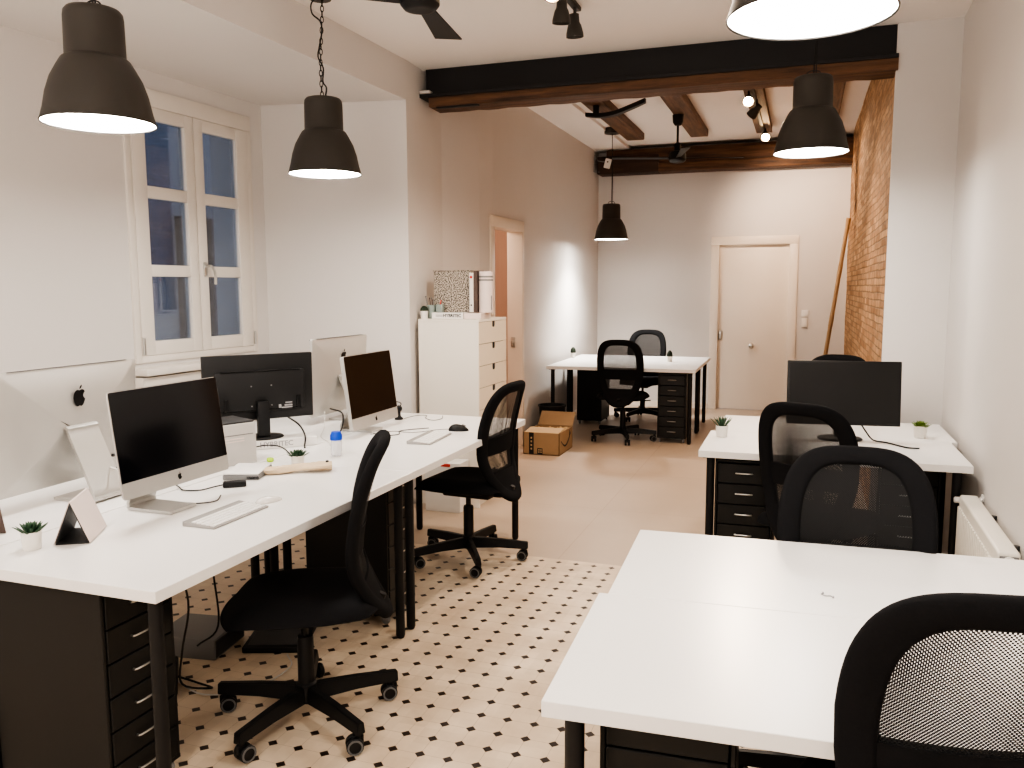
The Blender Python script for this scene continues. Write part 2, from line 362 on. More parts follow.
# ------------------------------------------------------------------ camera
F, PITCH, YAW, ROLL, HC = 833.493, 0.1158, 0.33602, -0.00317, 1.53712
cam = bpy.data.cameras.new('camera'); co = bpy.data.objects.new('camera', cam); col.objects.link(co)
cam.sensor_width = 36.0; cam.sensor_fit = 'HORIZONTAL'; cam.lens = F * 36.0 / 1024.0; cam.clip_start = 0.02
fw = Vector((-math.sin(YAW) * math.cos(PITCH), math.cos(YAW) * math.cos(PITCH), -math.sin(PITCH)))
r_ = Vector((math.cos(YAW), math.sin(YAW), 0)); u_ = r_.cross(fw)
r2 = r_ * math.cos(ROLL) + u_ * math.sin(ROLL); u2 = -r_ * math.sin(ROLL) + u_ * math.cos(ROLL)
mw = Matrix((r2, u2, -fw)).transposed().to_4x4(); mw.translation = Vector((0, 0, HC)); co.matrix_world = mw
scene.camera = co

# ------------------------------------------------------------------ room shell
CZ, LZ, FZ = 3.05, 2.79, 3.27          # near ceiling, lowered strip by the window, far ceiling
YB = -1.6                              # wall behind the camera
xw = lambda y: -3.6 + (y - 5.03) * 0.038       # window wall
xs = lambda y: -2.575 + (y - 5.23) * 0.024     # edge of the lowered strip
xr = lambda y: 0.777 + (y - 4.1) * 0.018        # right wall
PY = 5.5; BX = 0.458; FY = 10.7; TY = 4.42

b = BM(); box(b, -4.1, 1.0, YB - .2, TY, -0.12, 0); struct('floor', b, M['tile'])
b = BM(); box(b, -3.9, 1.0, TY, FY + .3, -0.12, 0.0); struct('floor_far', b, M['slab'])
b = BM(); prism(b, [(xs(YB), YB - .2), (1.0, YB - .2), (1.0, 5.62), (-2.62, 5.62), (xs(5.23), 5.23)], CZ, CZ + .5); struct('ceiling', b, M['ceil'])
b = BM(); box(b, -2.9, 0.9, 5.62, FY + .3, FZ, FZ + .28); struct('ceiling_far', b, M['ceil'])
# lowered strip above the window bay
b = BM(); prism(b, [(-4.1, YB - .2), (xs(YB), YB - .2), (xs(5.23), 5.23), (-4.1, 5.0)], LZ, CZ + .5, bev=0.0); struct('ceiling_window_bay', b, M['wall'])
# window wall with opening
WY0, WY1, WZ0, WZ1 = 3.845, 4.885, 1.12, 2.62
def wallseg(bm, y0, y1, z0, z1, t=0.3):
    vs = []
    for z in (z0, z1): vs += [bm.verts.new(p) for p in ((xw(y0), y0, z), (xw(y1), y1, z), (xw(y1) - t, y1, z), (xw(y0) - t, y0, z))]
    for q in ((0, 1, 2, 3), (7, 6, 5, 4), (0, 4, 5, 1), (1, 5, 6, 2), (2, 6, 7, 3), (3, 7, 4, 0)): bm.faces.new([vs[i] for i in q])
b = BM(); wallseg(b, YB - .2, WY0, 0, LZ); wallseg(b, WY1, 5.2, 0, LZ); wallseg(b, WY0, WY1, 0, WZ0); wallseg(b, WY0, WY1, WZ1, LZ)
struct('wall_left', b, M['wall'])
# pier between window bay and the far left wall, then the far left wall with a door opening
DY0, DY1, DZ = 6.82, 7.573, 2.06
b = BM(); prism(b, [(-3.75, 5.02), (xs(5.23), 5.23), (-2.60, 5.86), (-2.53, 6.45), (-2.55, DY0), (-2.69, DY0), (-3.75, 5.9)], 0, 3.5); struct('wall_left_pier', b, M['wall'])
b = BM(); prism(b, [(-2.55, DY1), (-2.55, FY + .2), (-2.69, FY + .2), (-2.69, DY1)], 0, 3.5)
prism(b, [(-2.55, DY0), (-2.55, DY1), (-2.69, DY1), (-2.69, DY0)], DZ, 3.5); struct('wall_left_far', b, M['wall'])
# little peach lobby behind that opening
b = BM(); box(b, -4.4, -4.3, 6.0, 9.2, 0, 2.6); box(b, -4.4, -2.69, 9.1, 9.2, 0, 2.6); box(b, -4.4, -2.69, 6.0, 6.1, 0, 2.6); box(b, -4.4, -2.69, 6.0, 9.2, 2.6, 2.7); struct('wall_lobby', b, M['peach'])
b = BM(); box(b, -4.4, -3.89, 6.0, 9.2, -.1, 0); struct('floor_lobby', b, M['slab'])
# right wall, end pier, brick wall, far wall, wall behind
b = BM(); prism(b, [(xr(YB), YB - .2), (xr(PY), PY), (xr(PY) + .3, PY), (xr(PY) + .3, YB - .2)], 0, 3.5); struct('wall_right', b, M['wall'])
b = BM(); prism(b, [(BX, PY), (BX, PY + .035), (1.1, PY + .035), (1.1, PY)], 0, 3.5); struct('wall_right_pier', b, M['wall'])
b = BM()
ny, nz = 120, 80; g = []
for j in range(nz + 1):
    row = []
    for i in range(ny + 1):
        y = PY + .03 + (FY + .1 - PY - .03) * i / ny; z = 3.5 * j / nz
        d = 0.006 * math.sin(y * 3 + z * 2) * math.sin(z * 5 + y) + random.uniform(-.002, .002)
        row.append(b.verts.new((BX + .008 + (d if i else 0), y, z)))
    g.append(row)
for j in range(nz):
    for i in range(ny): b.faces.new((g[j][i], g[j][i + 1], g[j + 1][i + 1], g[j + 1][i]))
box(b, BX + .05, BX + .3, PY + .03, FY + .2, 0, 3.5)
struct('wall_right_brick', b, M['brick'], smooth=60)
FDX0, FDX1, FDZ = -1.03, -0.165, 2.065
b = BM(); box(b, -2.9, FDX0, FY, FY + .25, 0, 3.5); box(b, FDX1, .9, FY, FY + .25, 0, 3.5); box(b, FDX0, FDX1, FY, FY + .25, FDZ, 3.5); struct('wall_far', b, M['wall'])
b = BM(); box(b, -4.2, 1.1, YB - .25, YB, 0, 3.5); struct('wall_behind', b, M['wall'])
# baseboards far room
b = BM(); box(b, -2.55, FDX0 - .09, FY - .012, FY, 0, .07); box(b, FDX1 + .09, BX, FY - .012, FY, 0, .07); struct('baseboard_far', b, M['door'])
b = BM(); box(b, -2.55, -2.538, DY1 + .09, FY, 0, .07); struct('baseboard_left', b, M['door'])

# beams: black steel with the old timber under it
b = BM(); box(b, -2.56, BX + .02, 5.52, 5.62, 2.872, CZ + .1); box(b, -2.60, BX + .01, 5.46, 5.68, 2.850, 2.874, .003)
struct('trim_1', b, M['steel_beam'])
b = BM()
n = 40; prev = None; rows = []
for i in range(n + 1):
    x = -2.52 + (BX + .01 + 2.52) * i / n; w = 0.002 * math.sin(i * 1.9) + random.uniform(-.002, .002)
    rows.append([b.verts.new(p) for p in ((x, 5.475 + w, 2.785 + w * .6), (x, 5.47 + w, 2.849), (x, 5.67, 2.849), (x, 5.67 - w, 2.78 + w))])
for a, c in zip(rows, rows[1:]):
    for k in range(4): b.faces.new((a[k], a[(k + 1) % 4], c[(k + 1) % 4], c[k]))
b.faces.new(rows[0]); b.faces.new(rows[-1]); struct('trim_2', b, M['wood_x'], smooth=30)
b = BM(); box(b, -2.575, -2.50, 5.44, 5.50, 2.875, 2.893, .004); struct('trim_3', b, M['wall'])
b = BM(); box(b, -2.46, -2.15, 5.462, 5.50, 2.770, 2.781, .003); struct('trim_4', b, M['steel_beam'])
# far beam against the far wall
b = BM(); box(b, -2.40, BX + .02, 10.46, FY, 3.03, 3.225, .02); box(b, -1.75, BX + .02, 10.44, FY, 2.935, 3.04, .012); struct('trim_5', b, M['wood_x'], smooth=30)
b = BM(); box(b, -2.51, -1.74, 10.435, FY, 2.935, 3.15, .012); struct('trim_6', b, M['wood_d'], smooth=30)
# joists
ji = 7
for x0, x1, ye in ((-1.985, -1.785, 9.72), (-1.27, -1.075, 9.75), (-0.56, -0.395, 9.75), (0.165, 0.255, 10.4)):
    b = BM(); box(b, x0, x1, 5.63, ye, 3.20, FZ + .02, .012); box(b, x1 - .02, x1 + .004, 5.63, ye - .06, 3.19, 3.21, .004); struct('trim_%d' % ji, b, M['wood_y'], smooth=30); ji += 1
b = BM(); box(b, -2.6, -2.12, 5.63, FY, 3.235, FZ + .02); struct('trim_%d' % ji, b, M['ceil'])

# ------------------------------------------------------------------ window
wx = lambda y: xw(y)
wr = math.atan(0.038)
def wtag(name, loc, rz):
    o = bpy.data.objects.new(name, None); col.objects.link(o); o.location = loc; o.rotation_euler = (0, 0, rz); o['kind'] = 'structure'; return o
win = wtag('window_1', (xw(4.365), 4.365, 0), -wr)
win['label'] = 'white six-pane casement window in the left wall'
# local: y along wall, x out of wall (room side +x)
L0, L1 = 3.82 - 4.365, 4.91 - 4.365
b = BM()
for y0, y1, z0, z1 in ((L0, L0 + .045, 1.10, 2.585), (L1 - .045, L1, 1.10, 2.585), (L0, L1, 2.585, 2.685)):
    box(b, -.06, .014, y0, y1, z0, z1, .004)
box(b, -.10, .012, L0 + .03, L1 - .03, 1.10, 1.142, .003)
obj('window_frame', b, M['win'], win, 30)
b = BM(); box(b, -.05, .11, L0 - .02, L1 + .02, 1.032, 1.075, .008); box(b, -.02, .075, L0 - .02, L1 + .02, 0.94, 1.022, .004); obj('window_sill', b, M['win'], win, 30)
for s, (y0, y1, p0, p1) in enumerate(((3.866, 4.357, 3.966, 4.285), (4.363, 4.864, 4.441, 4.753))):
    b = BM()
    y0 -= 4.365; y1 -= 4.365; p0 -= 4.365; p1 -= 4.365
    zs = ((1.225, 1.606), (1.674, 2.06), (2.13, 2.511))
    box(b, -.035, .018, y0, p0, 1.143, 2.583, .003); box(b, -.035, .018, p1, y1, 1.143, 2.583, .003)
    for z0, z1 in ((1.143, 1.225), (1.606, 1.674), (2.06, 2.13), (2.511, 2.583)): box(b, -.033, .016, p0 - .005, p1 + .005, z0, z1, .003)
    sash = obj('window_sash', b, M['win'], win, 30)
    for z0, z1 in zs:
        b = BM(); box(b, -.012, -.006, p0 - .004, p1 + .004, z0 - .004, z1 + .004); obj('window_pane', b, M['pane'], sash, 0)
b = BM(); box(b, .016, .03, .030, .058, 1.61, 1.70, .004); tube(b, [(.028, .044, 1.672), (.06, .047, 1.675), (.066, .067, 1.66), (.066, .082, 1.62), (.064, .084, 1.56)], .009, 8)
obj('window_handle', b, M['steel'], win)
b = BM(); cyl(b, (.026, L0 + .052, 1.15), .009, .10, 10); cyl(b, (.026, L1 - .045, 1.15), .008, .09, 10); obj('window_hinge', b, M['steel'], win)
# what the panes look out on: the reveal and the house opposite at dusk
b = BM(); box(b, -7.4, -7.2, 2, 14, -3, 9); struct('wall_outside', b, M['outside'])
b = BM(); box(b, -7.2, -7.12, 6.6, 7.22, 0.2, 3.2); box(b, -7.2, -7.1, 8.3, 9.6, -3, 2.4); struct('trim_outside', b, M['shutter'])

# ------------------------------------------------------------------ doors
d = wtag('door_1', (0, FY, 0), 0); d['label'] = 'closed white door in the far wall'
b = BM()
box(b, FDX0 - .08, FDX0 + .02, -.022, .06, 0, FDZ - .02, .004); box(b, FDX1 - .02, FDX1 + .08, -.022, .06, 0, FDZ - .02, .004); box(b, FDX0 - .08, FDX1 + .08, -.022, .06, FDZ - .02, FDZ + .08, .004)
obj('door_frame', b, M['door'], d, 30)
b = BM(); box(b, FDX0 + .02, FDX1 - .02, .03, .075, .005, FDZ - .02, .003); obj('door_leaf', b, M['door'], d, 30)
b = BM(); cyl(b, (0, 0, 0), .022, .012, 20, .002, Matrix.Translation((-.60, .03, .803)) @ Matrix.Rotation(PI / 2, 4, 'X')); lathe(b, [(.012, 0), (.012, .025), (.026, .032), (.034, .048), (.030, .062), (.015, .07)], 20, (0, 0, 0), True, True, Matrix.Translation((-.60, .025, .803)) @ Matrix.Rotation(PI / 2, 4, 'X')); obj('door_knob', b, M['steel'], d)
b = BM(); box(b, -1.005, -.955, .012, .031, .87, .99, .012, 3); cyl(b, (0, 0, 0), .016, .02, 16, .003, Matrix.Translation((-.98, .013, .96)) @ Matrix.Rotation(PI / 2, 4, 'X')); obj('door_lock', b, M['steel'], d)
d2 = wtag('door_2', (-2.55, 0, 0), 0); d2['label'] = 'open doorway with white frame in the left wall beyond the tall cabinet'
b = BM()
box(b, -.139, .016, DY0 - .10, DY0 + .005, 0, DZ - .005, .004); box(b, -.139, .016, DY1 - .005, DY1 + .05, 0, DZ - .005, .004); box(b, -.139, .016, DY0 - .10, DY1 + .05, DZ - .005, DZ + .09, .004)
obj('door_frame', b, M['door'], d2, 30)
b = BM(); box(b, -.10, -.06, DY1 - .012, DY1 - .004, .96, 1.06, .002); cyl(b, (-.08, DY1 - .03, .98), .012, .05, 12, .002); obj('strike_plate', b, M['steel'], d2)

# ------------------------------------------------------------------ desks
DESK_T = .034
def make_desk(name, label, o, rot, w, dep, legs, group):
    t = thing(name, label, 'desk', (o[0], o[1], 0), rot, group)
    b = BM(); box(b, 0, w, 0, dep, .74 - DESK_T, .74, .0015, 1); obj('desktop', b, M['white_lam'], t, 30)
    for x, y in legs:
        b = BM(); cyl(b, (x, y, 0.012), .020, .74 - DESK_T - .012, 18); cyl(b, (x, y, 0), .017, .014, 14, .003); box(b, x - .035, x + .035, y - .035, y + .035, .74 - DESK_T - .006, .74 - DESK_T - .0005, .002)
        obj('desk_leg', b, M['black_metal'], t)
    return t
def legs4(w, d, i=.055): return [(i, i), (w - i, i), (i, d - i), (w - i, d - i)]
A = (-0.45479, 1.46761); ra = 0.04466
make_desk('desk', 'bare white desktop in the foreground with the mesh chair at the right edge', A, ra, 1.17, .60, legs4(1.17, .6), 'white desks with black legs')
make_desk('desk', 'bare white desk just behind the foreground one, with a tiny dark hair tie on it', R2(A, ra, .0235, .602), ra, 1.17, .60, legs4(1.17, .6), 'white desks with black legs')
C_ = (-.46373, 4.09573); rc = .0037
make_desk('desk', 'white desk above two drawer units, near half of the pair by the radiator', C_, rc, 1.2, .60, legs4(1.2, .6), 'white desks with black legs')
make_desk('desk', 'white desk carrying the black monitor, far half of the right middle pair', R2(C_, rc, .03, .602), rc, 1.2, .60, legs4(1.2, .6), 'white desks with black legs')
D_ = (-2.45799, 8.09656); rd = .0108
make_desk('desk', 'white desk at the far end with the front mesh chair and a six drawer unit', D_, rd, 1.495, .75, legs4(1.495, .75), 'white desks with black legs')
make_desk('desk', 'white desk nearest to the far wall, with the chair facing us', R2(D_, rd, 0, .752), rd, 1.495, .75, legs4(1.495, .75), 'white desks with black legs')
Lo = (-1.58893, 1.69294); rl = -.00568; LL = 3.059
for (u, v, lab) in ((-.75, 0, 'white desk at front left with keyboard, white mouse and the nearer front computer'), (-.75, LL / 2 + .001, 'white desk of the left row holding the second keyboard and the black mouse'),
                    (-1.505, 0, 'white desk on the window side under the big computer seen from behind'), (-1.505, LL / 2 + .001, 'white desk on the window side under the black monitor seen from behind')):
    make_desk('desk', lab, R2(Lo, rl, u, v), rl, .748, LL / 2 - .002, legs4(.748, LL / 2 - .002, .05), 'white desks with black legs')
DT = .74

# ------------------------------------------------------------------ drawer units (front faces -y locally)
def make_drawers(label):
    t = thing('drawer_unit', label, 'drawer unit', group='black six-drawer units')
    b = BM(); w = .14
    box(b, -w, -w + .012, .004, .43, .045, .69, .002, 1); box(b, w - .012, w, .004, .43, .045, .69, .002, 1); box(b, -w, w, .004, .43, .676, .69, .002, 1); box(b, -w + .01, w - .01, .42, .43, .05, .68); box(b, -w, w, .004, .43, .045, .057)
    obj('drawer_cabinet', b, M['helmer'], t, 30)
    for k in range(6):
        z0 = .059 + k * .1028
        b = BM(); box(b, -w + .014, w - .014, 0.0, .40, z0, z0 + .0985, .0025, 1); dr = obj('drawer', b, M['helmer'], t, 30)
        b = BM(); tube(b, [(-.036, .002, z0 + .052), (-.034, -.014, z0 + .054), (.034, -.014, z0 + .054), (.036, .002, z0 + .052)], .0035, 8, 3); obj('drawer_handle', b, M['steel'], dr)
    for x in (-.115, .115):
        for y in (.03, .40):
            b = BM(); cyl(b, (0, 0, -.009), .021, .018, 16, .004, Matrix.Translation((x, y, .021)) @ Matrix.Rotation(PI / 2, 4, 'Y')); box(b, x - .013, x + .013, y - .01, y + .01, .03, .046); obj('caster', b, M['midgrey'], t)
    return t
base = make_drawers('black six-drawer unit under the front left desk corner')
base.location = (-1.834, 1.886, 0); base.rotation_euler = (0, 0, PI / 2)
dup(base, 'black drawer unit behind the foremost swivel chair, at the joint of the left desks', (-1.735, 3.40, 0), PI / 2)
dup(base, 'black drawer unit under the foreground desk, cut by the bottom edge', R2(A, ra, .225, .165) + (0,), ra)
dup(base, 'black drawer unit under the left end of the right middle desk', (-.247, 4.155, 0), rc)
dup(base, 'black drawer unit under the right end of the right middle desk, next to the radiator', (.512, 4.38, 0), rc)
dup(base, 'black six-drawer unit under the right end of the far desk, all handles in view', (-1.195, 8.185, 0), rd)
dup(base, 'black drawer unit seen from behind under the left side of the far desks', (-2.24, 9.45, 0), PI + rd)

# ------------------------------------------------------------------ swivel chair (sitter looks along +y)
def back_y(v):
    return -.200 - (.105 * max(0, (v - .38) / .62) ** 1.6 if v > .38 else .105 * ((.38 - v) / .38) ** 1.8)
ZB0, ZBH = .37, .66
def back_pt(x, v, off=0.0):
    return Vector((x, back_y(v) + .045 * (x / .23) ** 2 * (0.55 + .45 * v) + off, ZB0 + ZBH * v))
def outline(inset, n=72):
    # closed curve (x, v) of the backrest: broad rounded top, narrower rounded foot
    pts = []
    for k in range(n):
        a = 2 * PI * k / n; c, s = math.cos(a), math.sin(a)
        e = 3.5 if s > 0 else 2.4
        x = math.copysign(abs(c) ** (2 / e), c); y = math.copysign(abs(s) ** (2 / e), s)
        v = .5 + .5 * y
        hw = .232 * (1 - .22 * max(0, (.6 - v) / .6) ** 1.3)
        hv = .5 - inset * .80 / ZBH; hx = hw - inset
        pts.append((x * hx, .5 + y * hv))
    return pts
def make_chair(label):
    t = thing('office_chair', label, 'chair', group='black mesh-back swivel chairs')
    # base with five arms
    b = BM(); cyl(b, (0, 0, .065), .036, .075, 20, .006); base_ = obj('chair_base_hub', b, M['black_plastic'], t)
    for k in range(5):
        a = 2 * PI * k / 5; rot = Matrix.Rotation(a, 4, 'Z')
        b = BM(); vs = []
        for x, hw, z0, z1 in ((.02, .020, .068, .130), (.18, .019, .074, .122), (.338, .017, .068, .108)):
            vs.append([b.verts.new(p) for p in ((x, -hw, z0), (x, hw, z0), (x, hw * .7, z1), (x, -hw * .7, z1))])
        for p, q in zip(vs, vs[1:]):
            for i in range(4): b.faces.new((p[i], p[(i + 1) % 4], q[(i + 1) % 4], q[i]))
        b.faces.new(vs[0]); b.faces.new(vs[-1]); bmesh.ops.bevel(b, geom=b.edges[:], offset=.003, segments=2, affect='EDGES')
        cyl(b, (.318, 0, .05), .010, .04, 12)
        bmesh.ops.transform(b, matrix=rot, verts=b.verts); obj('base_arm', b, M['black_plastic'], t, 35)
        sw = random.uniform(-1.2, 1.2)
        cm = rot @ Matrix.Translation((.318, 0, 0)) @ Matrix.Rotation(sw, 4, 'Z')
        b = BM()
        for sx in (-1, 1):
            cyl(b, (0, 0, -.009), .029, .018, 20, .003, cm @ Matrix.Translation((-.012, sx * .015, .0292)) @ Matrix.Rotation(PI / 2, 4, 'X'))
        box(b, -.020, .018, -.006, .006, .03, .062, .003, 1, cm)
        ca = obj('caster', b, M['black_plastic'], t)
        for sx in (-1, 1):
            b = BM(); m_ = cm @ Matrix.Translation((-.012, sx * .0255, .0292)) @ Matrix.Rotation(PI / 2, 4, 'X')
            lathe(b, [(.020, -.0012), (.026, -.0012), (.026, .0012), (.020, .0012), (.020, -.0012)], 20, (0, 0, 0), mtx=m_)
            obj('caster_rim', b, M['grey_rim'], ca)
    b = BM(); lathe(b, [(.029, .12), (.029, .30), (.026, .31), (.014, .312), (.014, .39)], 20, cap0=True, cap1=True); obj('gas_column', b, M['black_plastic'], t)
    # seat: squarish cushion with a rolled front edge
    b = BM(); nx, ny = 18, 18; top = []; bot = []
    def seat_xy(i, j):
        u, w = -1 + 2 * i / nx, -1 + 2 * j / ny
        x = u * math.sqrt(1 - .32 * w * w); y = w * math.sqrt(1 - .32 * u * u)
        return u, w, x * .258, y * .275
    for j in range(ny + 1):
        rt, rb = [], []
        for i in range(nx + 1):
            u, w, x, y = seat_xy(i, j); ed = max(abs(u), abs(w)); 
            fall = .035 * max(0, ed - .55) ** 2 / .2 + .012 * (ed > .99)
            zt = .490 - fall - .028 * max(0, w) ** 3 - .010 * math.exp(-(u * u + (w + .1) ** 2) * 3) + .012 * u * u
            rt.append(b.verts.new((x, y, zt)))
            rb.append(b.verts.new((x * (.93 if ed > .99 else .95), y * (.93 if ed > .99 else .95), .415 + .018 * ed ** 4 - .004 * max(0, w))))
        top.append(rt); bot.append(rb)
    for j in range(ny):
        for i in range(nx):
            b.faces.new((top[j][i], top[j][i + 1], top[j + 1][i + 1], top[j + 1][i])); b.faces.new((bot[j][i], bot[j + 1][i], bot[j + 1][i + 1], bot[j][i + 1]))
    rim = [(0, i) for i in range(nx)] + [(j, nx) for j in range(ny)] + [(ny, i) for i in range(nx, 0, -1)] + [(j, 0) for j in range(ny, 0, -1)]
    mid = []
    for j, i in rim:
        p, q = top[j][i].co, bot[j][i].co; c = (p + q) / 2; d_ = Vector((p.x, p.y, 0)).normalized() * .012; mid.append(b.verts.new(c + d_))
    for k in range(len(rim)):
        k2 = (k + 1) % len(rim); (j, i), (j2, i2) = rim[k], rim[k2]
        b.faces.new((top[j][i], top[j2][i2], mid[k2], mid[k])); b.faces.new((mid[k], mid[k2], bot[j2][i2], bot[j][i]))
    obj('seat', b, M['black_fabric'], t, 60)
    b = BM(); box(b, -.09, .09, -.17, .12, .375, .425, .012, 2); tube(b, [(.08, .04, .40), (.22, .05, .402), (.27, .05, .406)], .006, 8, 2); obj('seat_mechanism', b, M['black_plastic'], t)
    b = BM(); tube(b, [(0, -.10, .398), (0, -.20, .395), (0, -.255, .415), (0, -.275, .45)], lambda s: .022 - .006 * s, 10, 4); obj('back_bracket', b, M['black_plastic'], t)
    # backrest rim: elliptical section swept round the outline
    BW = .070; N = 72; cen = outline(BW / 2, N); out = outline(0, N); inn = outline(BW, N); ns = 12
    b = BM(); rings = []
    for k in range(N):
        pc = back_pt(*cen[k]); po = back_pt(*out[k]); w = (po - pc); 
        nrm = Vector((0, 1, 0)); nrm = (nrm - w.normalized() * nrm.dot(w.normalized())).normalized()
        rings.append([b.verts.new(pc + w * math.copysign(abs(math.cos(q)) ** .7, math.cos(q)) + nrm * .019 * math.copysign(abs(math.sin(q)) ** .8, math.sin(q))) for q in [2 * PI * s / ns for s in range(ns)]])
    for k in range(N):
        A_, B_ = rings[k], rings[(k + 1) % N]
        for s in range(ns): b.faces.new((A_[s], A_[(s + 1) % ns], B_[(s + 1) % ns], B_[s]))
    bk = obj('backrest', b, M['black_fabric'], t, 60)
    # two layers of see-through mesh inside the rim
    def half_w(v, ins):
        best = 0
        pts = outline(ins, 144)
        for k in range(144):
            (x0, v0), (x1, v1) = pts[k], pts[(k + 1) % 144]
            if (v0 - v) * (v1 - v) <= 0 and abs(v1 - v0) > 1e-9:
                best = max(best, x0 + (x1 - x0) * (v - v0) / (v1 - v0))
        return best
    def panel(v0, v1, ins, off, nr=22, nc=14):
        b = BM(); uvl = b.loops.layers.uv.new('UVMap'); g = []
        for r in range(nr + 1):
            v = v0 + (v1 - v0) * r / nr; hw = half_w(v, ins)
            g.append([(b.verts.new(back_pt(-hw + 2 * hw * c / nc, v, off)), (-hw + 2 * hw * c / nc, v * ZBH)) for c in range(nc + 1)])
        for r in range(nr):
            for c in range(nc):
                q = (g[r][c], g[r][c + 1], g[r + 1][c + 1], g[r + 1][c]); f = b.faces.new([e[0] for e in q])
                for lp, e in zip(f.loops, q): lp[uvl].uv = e[1]
        return b
    i_v = BW * .8 / ZBH
    obj('back_mesh', panel(i_v, 1 - i_v, BW * .6, -.008), M['weave'], t, 60)
    obj('back_mesh', panel(i_v, 1 - i_v, BW * .6, .007), M['weave'], t, 60)
    # padded lumbar band and the solid foot of the back
    def pad(v0, v1, th):
        b = panel(v0, v1, BW * .6, -th, 8); b2 = panel(v0, v1, BW * .6, th, 8)
        me = bpy.data.meshes.new('x'); b2.to_mesh(me); b2.free(); b.from_mesh(me); bpy.data.meshes.remove(me)
        b.edges.ensure_lookup_table(); bnd = [e for e in b.edges if e.is_boundary]
        bmesh.ops.bridge_loops(b, edges=bnd); return b
    obj('lumbar_band', pad(.40, .548, .013), M['black_fabric'], t, 60)
    obj('back_lower_pad', pad(i_v, .26, .016), M['black_fabric'], t, 60)
    return t
ch = make_chair('black mesh swivel chair seen edge-on at the front left desk')
def place(o, x, y, face_deg, dz=0, base=0): o.location = (x, y, 0); o.rotation_euler = (0, 0, math.radians(face_deg - 90))
CH = [('', -1.635, 2.44, 208), ('black mesh swivel chair pushed up to the second left desk, back half turned', -1.755, 4.27, 175),
      ('black mesh swivel chair cut off by the bottom right corner, window-like mesh in close-up', .272, 1.675, 99),
      ('black mesh swivel chair facing the camera, backrest right behind the empty white desk', .175, 2.53, -90),
      ('black mesh swivel chair turned slightly, at the right middle desk beside the small spiky plant', .112, 4.09, 67),
      ('black mesh swivel chair of which only the rounded top shows above the black monitor', .128, 5.52, -112),
      ('black mesh swivel chair seen from behind in front of the far desk', -1.685, 8.21, 92),
      ('black mesh swivel chair on the far side of the far desk, facing us', -1.745, 9.62, -92)]
chairs = []
for i, (lab, x, y, fdeg) in enumerate(CH):
    o = ch if i == 0 else dup(ch, lab)
    place(o, x, y, fdeg); chairs.append(o)
# taller settings of the gas lift: raise everything above the column foot
def lift(o, dz):
    for c in o.children:
        if c.name.split('.')[0] in ('seat', 'seat_mechanism', 'back_bracket', 'backrest', 'back_mesh', 'lumbar_band', 'back_lower_pad', 'gas_column'):
            c.location.z += dz if c.name.split('.')[0] != 'gas_column' else dz * .5
lift(chairs[5], .065); lift(chairs[2], .045)

